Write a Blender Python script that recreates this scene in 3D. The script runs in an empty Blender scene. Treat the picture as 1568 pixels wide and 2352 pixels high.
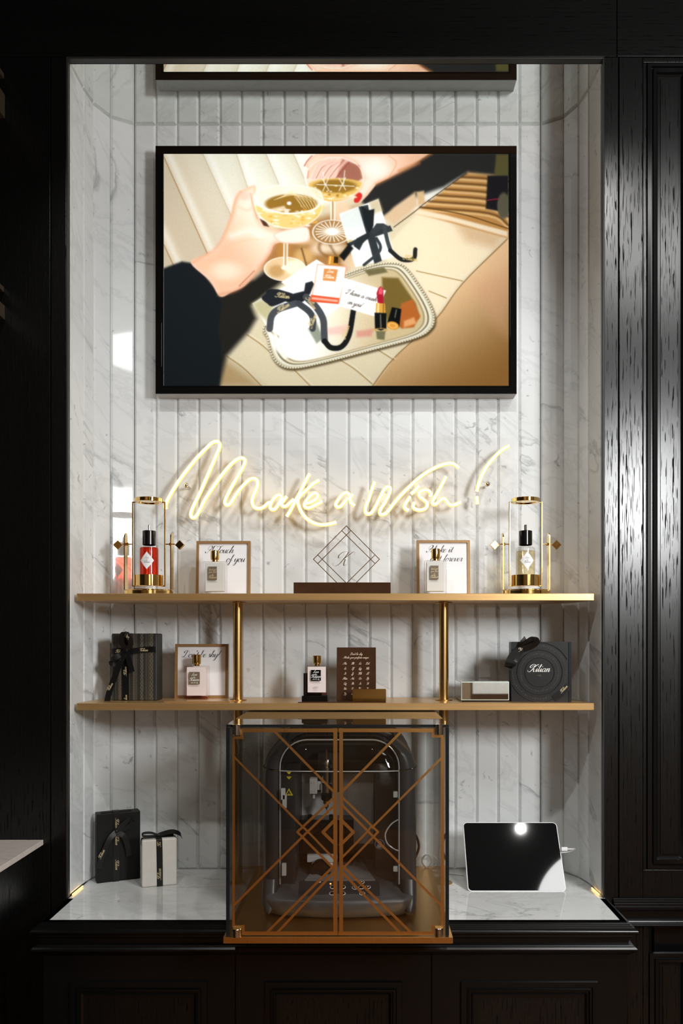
import bpy, bmesh, math, random
import numpy as np
from mathutils import Vector, Matrix

# ------------------------------------------------------------------ camera, light, exposure
SC = bpy.context.scene
COL = SC.collection
H = 1.5                      # camera height above the floor; scene coordinates below are relative to the lens
F = 1900.0                   # focal length in photograph pixels (1568 wide)
PX, PY = 832.0, 1470.0       # principal point of the shifted lens
EXPO = 0.0

cam = bpy.data.cameras.new('camera')
cam.sensor_fit = 'HORIZONTAL'
cam.sensor_width = 36.0
cam.lens = 36.0 * F / 1568.0
cam.shift_x = -(PX - 784.0) / 1568.0
cam.shift_y = (PY - 1176.0) / 1568.0
cam.clip_start = 0.05
co = bpy.data.objects.new('camera', cam)
co.location = (0, 0, H)
co.rotation_euler = (math.pi / 2, 0, 0)
COL.objects.link(co)
SC.camera = co

w = bpy.data.worlds.new('world')
SC.world = w
w.use_nodes = True
w.node_tree.nodes['Background'].inputs[0].default_value = (0.95, 0.80, 0.62, 1)
w.node_tree.nodes['Background'].inputs[1].default_value = 0.004

def area(name, loc, target, size, power, col=(1, 1, 1), shape='RECTANGLE', spread=math.pi):
    l = bpy.data.lights.new(name, 'AREA')
    l.shape = shape
    l.size, l.size_y = size
    l.energy = power
    l.color = col
    l.spread = spread
    o = bpy.data.objects.new(name, l)
    o.location = (loc[0], loc[1], loc[2] + H)
    d = Vector(target) - Vector(loc)
    o.rotation_euler = d.to_track_quat('-Z', 'Y').to_euler()
    COL.objects.link(o)
    return o

def spot(name, loc, target, power, angle, col=(1, 1, 1), blend=0.6, rad=0.03):
    l = bpy.data.lights.new(name, 'SPOT')
    l.energy = power
    l.spot_size = math.radians(angle)
    l.spot_blend = blend
    l.shadow_soft_size = rad
    l.color = col
    o = bpy.data.objects.new(name, l)
    o.location = (loc[0], loc[1], loc[2] + H)
    d = Vector(target) - Vector(loc)
    o.rotation_euler = d.to_track_quat('-Z', 'Y').to_euler()
    COL.objects.link(o)
    return o

# tall soft shop light to the side of the photographer: makes the sheen on the oak and the leftward shadows
area('soft_shop_light', (1.30, 0.0, 0.64), (0.0, 2.1, 0.2), (0.30, 0.52), 40, (0.985, 0.995, 1.0))
# round ceiling lamp of the shop and the downlights over the niche
area('round_ceiling_lamp', (1.37, 0.30, 1.68), (1.37, 0.30, 0.0), (0.75, 0.75), 24, (1.0, 1.0, 0.99), 'DISK')
spot('downlight_a', (-0.55, 0.75, 1.66), (-0.25, 2.15, -0.10), 24, 64, (1.0, 0.985, 0.955))
spot('downlight_b', (0.20, 0.75, 1.66), (0.05, 2.15, -0.15), 24, 64, (1.0, 0.985, 0.955))
spot('downlight_c', (0.87, 0.78, 1.66), (0.35, 2.15, -0.2), 22, 64, (1.0, 0.985, 0.955), 0.6, 0.018)
# ceiling spots of the shop behind the photographer
for k, (x, y) in enumerate(((-0.43, -1.3), (-0.89, -1.4), (0.35, -1.3), (1.0, -1.7), (-0.1, -2.3))):
    spot('shop_spot_%d' % k, (x, y, 1.70), (x, y - 0.25, -1.5), 55, 42, (1.0, 0.88, 0.72), 0.7, 0.03)

area('gold_reflection_fill', (-0.9, -2.55, 1.66), (-0.9, -3.2, 0.2), (1.6, 0.1), 13, (1.0, 0.88, 0.70))  # added lamp: warms the rear wall so the gold has something bright to reflect
spot('board_fill_spot', (1.5, -2.2, 1.7), (1.5, -3.2, 0.1), 260, 80, (1.0, 0.98, 0.95))  # added lamp to brighten the board seen in the mirrored box

vs = SC.view_settings
SC.display_settings.display_device = 'sRGB'
vs.view_transform = 'Standard'
vs.look = 'None'
vs.gamma = 1.0
vs.use_curve_mapping = False
vs.exposure = EXPO

# ------------------------------------------------------------------ small helpers
def X(px, D): return (px - PX) * D / F
def Z(py, D): return (PY - py) * D / F
def srgb(r, g, b):
    f = lambda c: (c / 255 / 12.92) if c / 255 <= 0.04045 else ((c / 255 + 0.055) / 1.055) ** 2.4
    return (f(r), f(g), f(b), 1.0)

def catmull(pts, n=8, closed=False):
    P = [Vector(p) for p in pts]
    if len(P) < 3 and not closed:
        return P
    out = []
    m = len(P)
    rng = range(m) if closed else range(m - 1)
    for i in rng:
        if closed:
            p0, p1, p2, p3 = P[(i - 1) % m], P[i], P[(i + 1) % m], P[(i + 2) % m]
        else:
            p1, p2 = P[i], P[i + 1]
            p0 = P[i - 1] if i > 0 else p1 * 2 - p2
            p3 = P[i + 2] if i + 2 < m else p2 * 2 - p1
        for k in range(n):
            t = k / n
            out.append(0.5 * ((2 * p1) + (p2 - p0) * t + (2 * p0 - 5 * p1 + 4 * p2 - p3) * t * t
                              + (3 * p1 - p0 - 3 * p2 + p3) * t ** 3))
    if not closed:
        out.append(P[-1])
    return out

class MB:
    """collects shapes into one mesh"""
    def __init__(self):
        self.bm = bmesh.new()
    def box(self, c, s, bev=0.0, seg=2, rot=None):
        m = Matrix.Translation(c)
        if rot is not None:
            m = m @ rot.to_4x4()
        m = m @ Matrix.Diagonal((s[0], s[1], s[2], 1))
        r = bmesh.ops.create_cube(self.bm, size=1.0, matrix=m)
        if bev > 0:
            vs_ = set(r['verts'])
            es = [e for e in self.bm.edges if e.verts[0] in vs_ and e.verts[1] in vs_]
            bmesh.ops.bevel(self.bm, geom=es, offset=bev, segments=seg, profile=0.5, affect='EDGES')
        return self
    def bx(self, x0, x1, y0, y1, z0, z1, bev=0.0, seg=2):
        return self.box(((x0 + x1) / 2, (y0 + y1) / 2, (z0 + z1) / 2), (abs(x1 - x0), abs(y1 - y0), abs(z1 - z0)), bev, seg)
    def lathe(self, prof, seg=32, c=(0, 0, 0), axis='Z', cap=True):
        """prof: list of (radius, height)"""
        c = Vector(c)
        rings = []
        for r, h in prof:
            ring = []
            for k in range(seg):
                a = 2 * math.pi * k / seg
                if axis == 'Z': p = Vector((r * math.cos(a), r * math.sin(a), h))
                elif axis == 'Y': p = Vector((r * math.cos(a), -h, r * math.sin(a)))
                else: p = Vector((h, r * math.cos(a), r * math.sin(a)))
                ring.append(self.bm.verts.new(c + p))
            rings.append(ring)
        for a, b in zip(rings, rings[1:]):
            for k in range(seg):
                self.bm.faces.new((a[k], a[(k + 1) % seg], b[(k + 1) % seg], b[k]))
        if cap:
            self.bm.faces.new(list(reversed(rings[0])))
            self.bm.faces.new(rings[-1])
        return self
    def cyl(self, c, r, h, axis='Z', seg=24, bev=0.0):
        """c: centre of the base"""
        if bev > 0:
            return self.lathe([(r - bev, 0), (r, bev), (r, h - bev), (r - bev, h)], seg, c, axis)
        return self.lathe([(r, 0), (r, h)], seg, c, axis)
    def prism(self, poly, fn, h0, h1):
        """poly of (a, b) pushed through fn(a, b, h) between h0 and h1"""
        a = [self.bm.verts.new(fn(p[0], p[1], h0)) for p in poly]
        b = [self.bm.verts.new(fn(p[0], p[1], h1)) for p in poly]
        n = len(poly)
        self.bm.faces.new(list(reversed(a)))
        self.bm.faces.new(b)
        for k in range(n):
            self.bm.faces.new((a[k], a[(k + 1) % n], b[(k + 1) % n], b[k]))
        return self
    def loops(self, rings, closed=True, cap0=False, cap1=False):
        R = [[self.bm.verts.new(p) for p in r] for r in rings]
        n = len(R[0])
        for a, b in zip(R, R[1:]):
            for k in range(n if closed else n - 1):
                self.bm.faces.new((a[k], a[(k + 1) % n], b[(k + 1) % n], b[k]))
        if cap0: self.bm.faces.new(list(reversed(R[0])))
        if cap1: self.bm.faces.new(R[-1])
        return self
    def tube(self, pts, r, seg=10, cap=True, smooth=0):
        P = [Vector(p) for p in pts]
        if smooth: P = catmull(P, smooth)
        Q = [P[0]]
        for p in P[1:]:
            if (p - Q[-1]).length > 1e-6: Q.append(p)
        P = Q
        rr = r if callable(r) else (lambda t: r)
        t0 = (P[1] - P[0]).normalized()
        up = Vector((0, 1, 0)) if abs(t0.y) < 0.9 else Vector((1, 0, 0))
        nrm = (up - t0 * up.dot(t0)).normalized()
        rings = []
        for i, p in enumerate(P):
            if i == 0: t = t0
            elif i == len(P) - 1: t = (P[i] - P[i - 1]).normalized()
            else: t = (P[i + 1] - P[i - 1]).normalized()
            nrm = (nrm - t * nrm.dot(t)).normalized()
            bn = t.cross(nrm)
            q = rr(i / (len(P) - 1))
            rings.append([p + nrm * (q * math.cos(2 * math.pi * k / seg)) + bn * (q * math.sin(2 * math.pi * k / seg)) for k in range(seg)])
        return self.loops(rings, True, cap, cap)
    def ribbon(self, pts, width, wd, th=0.0006, smooth=6, taper=None):
        """flat band along pts; wd = direction of its width (vector or one per control point)"""
        n0 = len(pts)
        P = catmull(pts, smooth) if smooth else [Vector(p) for p in pts]
        W = [Vector(wd)] * n0 if not isinstance(wd[0], (tuple, list, Vector)) else [Vector(v) for v in wd]
        Wd = catmull(W, smooth) if smooth and n0 > 2 else W
        if len(Wd) != len(P):
            Wd = [W[min(int(i / (len(P) - 1) * (n0 - 1) + 0.5), n0 - 1)] for i in range(len(P))]
        rings = []
        for i, p in enumerate(P):
            t = (P[min(i + 1, len(P) - 1)] - P[max(i - 1, 0)])
            t = t.normalized() if t.length > 1e-9 else Vector((1, 0, 0))
            wv = Wd[i] - t * Wd[i].dot(t)
            wv = wv.normalized() if wv.length > 1e-6 else Vector((0, 0, 1))
            nv = t.cross(wv).normalized()
            hw = width * 0.5 * (taper(i / (len(P) - 1)) if taper else 1.0)
            rings.append([p - wv * hw - nv * th / 2, p + wv * hw - nv * th / 2, p + wv * hw + nv * th / 2, p - wv * hw + nv * th / 2])
        return self.loops(rings, True, True, True)

def obj(name, mb, mat, parent=None, loc=None, smooth=True, ang=32):
    me = bpy.data.meshes.new(name)
    bmesh.ops.recalc_face_normals(mb.bm, faces=mb.bm.faces)
    mb.bm.to_mesh(me)
    mb.bm.free()
    me.materials.append(mat)
    if smooth:
        me.polygons.foreach_set('use_smooth', [True] * len(me.polygons))
        me.set_sharp_from_angle(angle=math.radians(ang))
    o = bpy.data.objects.new(name, me)
    if smooth:
        wn = o.modifiers.new('weighted_normal', 'WEIGHTED_NORMAL')
        wn.keep_sharp = True
        wn.weight = 80
    COL.objects.link(o)
    if parent is not None:
        o.parent = parent
        if loc is not None: o.location = loc
    else:
        l = loc or (0, 0, 0)
        o.location = (l[0], l[1], l[2] + H)
    return o

def thing(name, label, cat, loc=(0, 0, 0), rot=(0, 0, 0), group=None):
    o = bpy.data.objects.new(name, None)
    o.empty_display_size = 0.03
    COL.objects.link(o)
    o.location = (loc[0], loc[1], loc[2] + H)
    o.rotation_euler = rot
    o['label'] = label
    o['category'] = cat
    if group: o['group'] = group
    return o

def tag(o, label, cat, group=None):
    o['label'] = label
    o['category'] = cat
    if group: o['group'] = group
    return o

def struct(o):
    o['kind'] = 'structure'
    return o

def dup(root, loc, label, rot=None):
    r = root.copy(); COL.objects.link(r)
    r.location = (loc[0], loc[1], loc[2] + H)
    if rot is not None: r.rotation_euler = rot
    r['label'] = label
    for ch in list(root.children):
        c = ch.copy(); COL.objects.link(c); c.parent = r
        for g in list(ch.children):
            d = g.copy(); COL.objects.link(d); d.parent = c
    return r

# ------------------------------------------------------------------ materials
class NT:
    def __init__(self, name):
        self.m = bpy.data.materials.new(name)
        self.m.use_nodes = True
        self.t = self.m.node_tree
        self.t.nodes.clear()
        self.out = self.n('ShaderNodeOutputMaterial')
    def n(self, typ, **kw):
        x = self.t.nodes.new(typ)
        for k, v in kw.items():
            if hasattr(x, k) and k not in x.inputs: setattr(x, k, v)
            else: x.inputs[k].default_value = v
        return x
    def l(self, a, b):
        self.t.links.new(a, b)
    def ramp(self, src, stops, interp='LINEAR'):
        r = self.n('ShaderNodeValToRGB')
        r.color_ramp.interpolation = interp
        e = r.color_ramp.elements
        while len(e) < len(stops): e.new(0.5)
        for i, (p, c) in enumerate(stops):
            e[i].position = p
            e[i].color = c if len(c) == 4 else (*c, 1)
        self.l(src, r.inputs[0])
        return r.outputs[0]
    def mix(self, fac, a, b, mode='MIX'):
        x = self.n('ShaderNodeMix', data_type='RGBA', blend_type=mode)
        for sock, v in ((x.inputs[0], fac), (x.inputs[6], a), (x.inputs[7], b)):
            if hasattr(v, 'is_linked'): self.l(v, sock)
            else: sock.default_value = v
        return x.outputs[2]
    def math(self, op, a, b=0.0):
        x = self.n('ShaderNodeMath', operation=op)
        for i, v in enumerate((a, b)):
            if hasattr(v, 'is_linked'): self.l(v, x.inputs[i])
            else: x.inputs[i].default_value = v
        return x.outputs[0]
    def coords(self, scale=(1, 1, 1), rot=(0, 0, 0), rand=0.0):
        tc = self.n('ShaderNodeTexCoord')
        src = tc.outputs['Object']
        if rand:
            oi = self.n('ShaderNodeObjectInfo')
            cx = self.n('ShaderNodeCombineXYZ')
            for i, k in enumerate((37.0, 91.0, 53.0)):
                self.l(self.math('MULTIPLY', oi.outputs['Random'], k * rand), cx.inputs[i])
            va = self.n('ShaderNodeVectorMath', operation='ADD')
            self.l(src, va.inputs[0]); self.l(cx.outputs[0], va.inputs[1])
            src = va.outputs[0]
        mp = self.n('ShaderNodeMapping')
        mp.inputs['Scale'].default_value = scale
        mp.inputs['Rotation'].default_value = rot
        self.l(src, mp.inputs[0])
        return mp.outputs[0]
    def noise(self, vec, scale, detail=4, rough=0.5, dist=0.0):
        x = self.n('ShaderNodeTexNoise')
        x.inputs['Scale'].default_value = scale
        x.inputs['Detail'].default_value = detail
        x.inputs['Roughness'].default_value = rough
        x.inputs['Distortion'].default_value = dist
        self.l(vec, x.inputs['Vector'])
        return x.outputs['Fac']
    def bsdf(self, **kw):
        b = self.n('ShaderNodeBsdfPrincipled')
        for k, v in kw.items():
            k = k.replace('_', ' ')
            s = b.inputs[k]
            if hasattr(v, 'is_linked'): self.l(v, s)
            else: s.default_value = v
        self.l(b.outputs[0], self.out.inputs[0])
        return b
    def bump(self, h, strength=0.3, dist=0.002):
        x = self.n('ShaderNodeBump')
        x.inputs['Strength'].default_value = strength
        x.inputs['Distance'].default_value = dist
        self.l(h, x.inputs['Height'])
        return x.outputs[0]

def plain(name, col, rough=0.5, metal=0.0, spec=0.5, var=0.06, vs_=40.0, bump=0.0, coat=0.0):
    t = NT(name)
    v = t.coords()
    n = t.noise(v, vs_, 4)
    c0 = tuple(max(0, c * (1 - var)) for c in col[:3]) + (1,)
    c1 = tuple(min(1, c * (1 + var)) for c in col[:3]) + (1,)
    c = t.ramp(n, [(0.3, c0), (0.7, c1)])
    kw = dict(Base_Color=c, Roughness=rough, Metallic=metal, Specular_IOR_Level=spec, Coat_Weight=coat)
    if bump: kw['Normal'] = t.bump(t.noise(v, vs_ * 8, 3), bump, 0.0005)
    t.bsdf(**kw)
    return t.m

def marble(name, scale=1.0, rough=0.05, base=(0.735, 0.755, 0.755), rand=1.0):
    t = NT(name)
    v = t.coords((scale, scale, scale), (0, math.radians(-30), 0), rand)
    mp = t.n('ShaderNodeMapping')
    mp.inputs['Scale'].default_value = (0.38, 1, 1)
    t.l(v, mp.inputs[0])
    v = mp.outputs[0]
    big = t.noise(v, 3.4, 5, 0.6, 0.5)
    n1 = t.noise(v, 8.5, 8, 0.60, 0.7)
    n2 = t.noise(v, 4.2, 7, 0.56, 0.8)
    white = (*base, 1)
    cloud = tuple(c * 0.90 for c in base) + (1,)
    c = t.ramp(big, [(0.35, cloud), (0.62, white)])
    g = (1, 1, 1, 1)
    v1 = t.ramp(n1, [(0.470, g), (0.499, (0.82, 0.825, 0.83, 1)), (0.512, (0.92, 0.92, 0.92, 1)), (0.545, g)])
    v2 = t.ramp(n2, [(0.484, g), (0.499, (0.58, 0.59, 0.60, 1)), (0.504, (0.80, 0.80, 0.81, 1)), (0.522, g)])
    fade = t.ramp(t.noise(v, 4.3, 3), [(0.47, (0, 0, 0, 1)), (0.62, (1, 1, 1, 1))])
    c = t.mix(0.62, c, v1, 'MULTIPLY')
    v2m = t.mix(fade, g, v2)
    c = t.mix(1.0, c, v2m, 'MULTIPLY')
    sp = t.noise(t.coords((scale, scale, scale), (0, 0.6, 0), rand), 34, 3, 0.6, 0.8)
    spk = t.ramp(sp, [(0.655, g), (0.74, (0.42, 0.43, 0.44, 1))])
    c = t.mix(0.75, c, spk, 'MULTIPLY')
    t.bsdf(Base_Color=c, Roughness=rough, Specular_IOR_Level=0.5)
    return t.m

def oak(name, rand=1.0, rough=0.26):
    t = NT(name)
    v = t.coords((1, 1, 0.045), (0, math.radians(1.2), 0), rand)
    warp = t.noise(v, 9, 3, 0.5, 0.3)
    pores = t.noise(t.coords((1, 1, 0.055), (0, math.radians(4.0), 0), rand), 400, 1, 0.5, 0.1)
    wv = t.n('ShaderNodeTexWave', wave_type='BANDS', bands_direction='X')
    wv.inputs['Scale'].default_value = 34
    wv.inputs['Distortion'].default_value = 5.0
    wv.inputs['Detail'].default_value = 2.0
    wv.inputs['Detail Scale'].default_value = 0.6
    t.l(v, wv.inputs['Vector'])
    ring = t.ramp(wv.outputs['Fac'], [(0.15, (0, 0, 0, 1)), (0.55, (1, 1, 1, 1))])
    dash = t.ramp(pores, [(0.57, (1, 1, 1, 1)), (0.61, (0, 0, 0, 1))])
    inv = t.math('SUBTRACT', 1.0, ring)
    hole = t.math('MULTIPLY', t.math('SUBTRACT', 1.0, dash), t.math('ADD', t.math('MULTIPLY', inv, 0.75), 0.25))
    height = t.math('SUBTRACT', t.math('MULTIPLY', warp, 0.12), hole)
    c = t.ramp(warp, [(0.3, (0.0025, 0.0025, 0.0024, 1)), (0.7, (0.004, 0.004, 0.0038, 1))])
    rg = t.math('ADD', t.math('MULTIPLY', hole, 0.25), rough)
    sp = t.math('SUBTRACT', 0.46, t.math('MULTIPLY', hole, 0.42))
    t.bsdf(Base_Color=c, Roughness=rg, Specular_IOR_Level=sp, Normal=t.bump(height, 0.04, 0.0005))
    return t.m

def metal(name, col, rough, brushed=0.0, axis='X', met=1.0):
    t = NT(name)
    sc = {'X': (2, 60, 160), 'Z': (160, 60, 2), 'N': (30, 30, 30)}[axis]
    v = t.coords(sc)
    n = t.noise(v, 4, 3)
    c = t.ramp(n, [(0.3, tuple(x * (1 - 0.5 * brushed - 0.03) for x in col) + (1,)), (0.7, col + (1,))])
    rg = t.math('ADD', t.math('MULTIPLY', n, 0.5 * brushed), rough)
    t.bsdf(Base_Color=c, Roughness=rg, Metallic=met)
    return t.m

def pane(name, tint=(1, 1, 1), ior=1.45, rough=0.0, gain=1.0):
    t = NT(name)
    n = t.noise(t.coords(), 3.0, 2)
    c = t.ramp(n, [(0.0, tuple(x * 0.99 for x in tint) + (1,)), (1.0, tuple(tint) + (1,))])
    tr = t.n('ShaderNodeBsdfTransparent')
    t.l(c, tr.inputs[0])
    gl = t.n('ShaderNodeBsdfGlossy')
    gl.inputs['Roughness'].default_value = rough
    lw = t.n('ShaderNodeLayerWeight')
    lw.inputs[0].default_value = 0.5
    f0 = ((ior - 1) / (ior + 1)) ** 2
    sch = t.math('ADD', f0, t.math('MULTIPLY', 1 - f0, t.math('POWER', lw.outputs['Facing'], 5.0)))
    mx = t.n('ShaderNodeMixShader')
    t.l(t.math('MULTIPLY', sch, gain), mx.inputs[0])
    t.l(tr.outputs[0], mx.inputs[1]); t.l(gl.outputs[0], mx.inputs[2])
    t.l(mx.outputs[0], t.out.inputs[0])
    return t.m

def glow(name, col, strength):
    t = NT(name)
    n = t.noise(t.coords(), 20, 2)
    c = t.ramp(n, [(0, tuple(x * 0.97 for x in col) + (1,)), (1, tuple(col) + (1,))])
    e = t.n('ShaderNodeEmission')
    t.l(c, e.inputs[0]); e.inputs[1].default_value = strength
    t.l(e.outputs[0], t.out.inputs[0])
    return t.m

M_MARBLE = marble('carrara_marble_wall', 1.0, 0.045)
M_COUNTER = marble('carrara_marble_counter', 1.3, 0.06, (0.755, 0.765, 0.755))
M_PALE = marble('beige_marble', 2.0, 0.15, (0.70, 0.62, 0.56))
M_GROUT = plain('grey_grout', (0.30, 0.30, 0.29), 0.8)
M_OAK = oak('black_stained_oak')
M_LACQ = plain('black_lacquered_wood', (0.0035, 0.0035, 0.0035), 0.24, spec=0.36)
M_TRIM = plain('dark_grey_trim', (0.020, 0.020, 0.018), 0.45)
M_MIRROR = metal('mirror', (0.88, 0.90, 0.87), 0.02, 0, 'N')
M_BRASS = metal('brushed_brass', (0.68, 0.42, 0.175), 0.26, 0.2, 'X', 0.7)
M_FRAME = plain('gold_painted_frame', (0.34, 0.195, 0.08), 0.35, metal=0.25)
M_BRASSV = metal('brushed_brass_upright', (0.70, 0.44, 0.17), 0.22, 0.2, 'Z')
M_GOLD = metal('polished_gold', (0.90, 0.62, 0.24), 0.06, 0.03, 'N')
M_FOIL = metal('gold_foil', (0.86, 0.50, 0.17), 0.26, 0.1, 'Z')
M_STEEL = metal('polished_steel', (0.78, 0.76, 0.73), 0.12, 0.05, 'N')
M_ALU = plain('grey_painted_metal', (0.42, 0.42, 0.41), 0.4)
M_GLOSSBLK = plain('gloss_black_plastic', (0.004, 0.004, 0.004), 0.03, spec=0.55)
M_SATBLK = plain('satin_black_paper', (0.006, 0.0063, 0.0066), 0.5, spec=0.25)
M_RIBBON = plain('black_satin_ribbon', (0.0045, 0.0045, 0.0045), 0.33, spec=0.45, vs_=200)
M_GREY = plain('charcoal_plastic', (0.062, 0.064, 0.067), 0.40)
M_GREYLT = plain('grey_metal_plate', (0.17, 0.17, 0.175), 0.45)
M_DKGREY = plain('dark_grey_plastic', (0.022, 0.023, 0.025), 0.38)
M_WHITE = plain('white_card', (0.80, 0.79, 0.80), 0.6, var=0.02)
M_WHITEPL = plain('white_plastic', (0.80, 0.80, 0.80), 0.3, var=0.02)
M_CREAM = plain('off_white_wrapping_paper', (0.72, 0.68, 0.645), 0.42, var=0.03)
M_INK = plain('black_ink', (0.008, 0.008, 0.009), 0.5)
M_GOLDINK = plain('gold_print', (0.72, 0.60, 0.36), 0.35, metal=0.2)
M_WHITEINK = plain('white_print', (0.85, 0.84, 0.80), 0.4)
M_GREYINK = plain('grey_print', (0.32, 0.32, 0.33), 0.5)
M_BROWNLBL = plain('brown_label', (0.16, 0.115, 0.075), 0.4)
M_CLEAR = pane('clear_acrylic', (1.0, 1.0, 1.0), 1.45, 0.0, 0.45)
M_SMOKE = pane('smoked_acrylic', (0.955, 0.95, 0.94), 1.5)
M_SIDEGL = pane('clear_case_acrylic', (0.93, 0.935, 0.92), 1.5)
M_EDGESHADE = plain('clear_edge_shade', (0.010, 0.012, 0.012), 0.25, spec=0.3)  # dark colour stands in for light lost inside clear acrylic edges
M_GLASS = pane('clear_bottle_glass', (0.95, 0.95, 0.945), 1.5)
M_PINKGL = pane('pink_bottle_glass', (0.99, 0.94, 0.925), 1.5)
M_RED = pane('red_perfume', (0.97, 0.20, 0.10), 1.45)
M_YELLOW = pane('pale_yellow_perfume', (0.985, 0.91, 0.71), 1.45)
M_BROWNAC = plain('brown_acrylic', (0.050, 0.022, 0.011), 0.07, spec=0.6, var=0.15)
M_COPPER = metal('bronze_line', (0.42, 0.25, 0.12), 0.25, 0.05, 'N')
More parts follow.
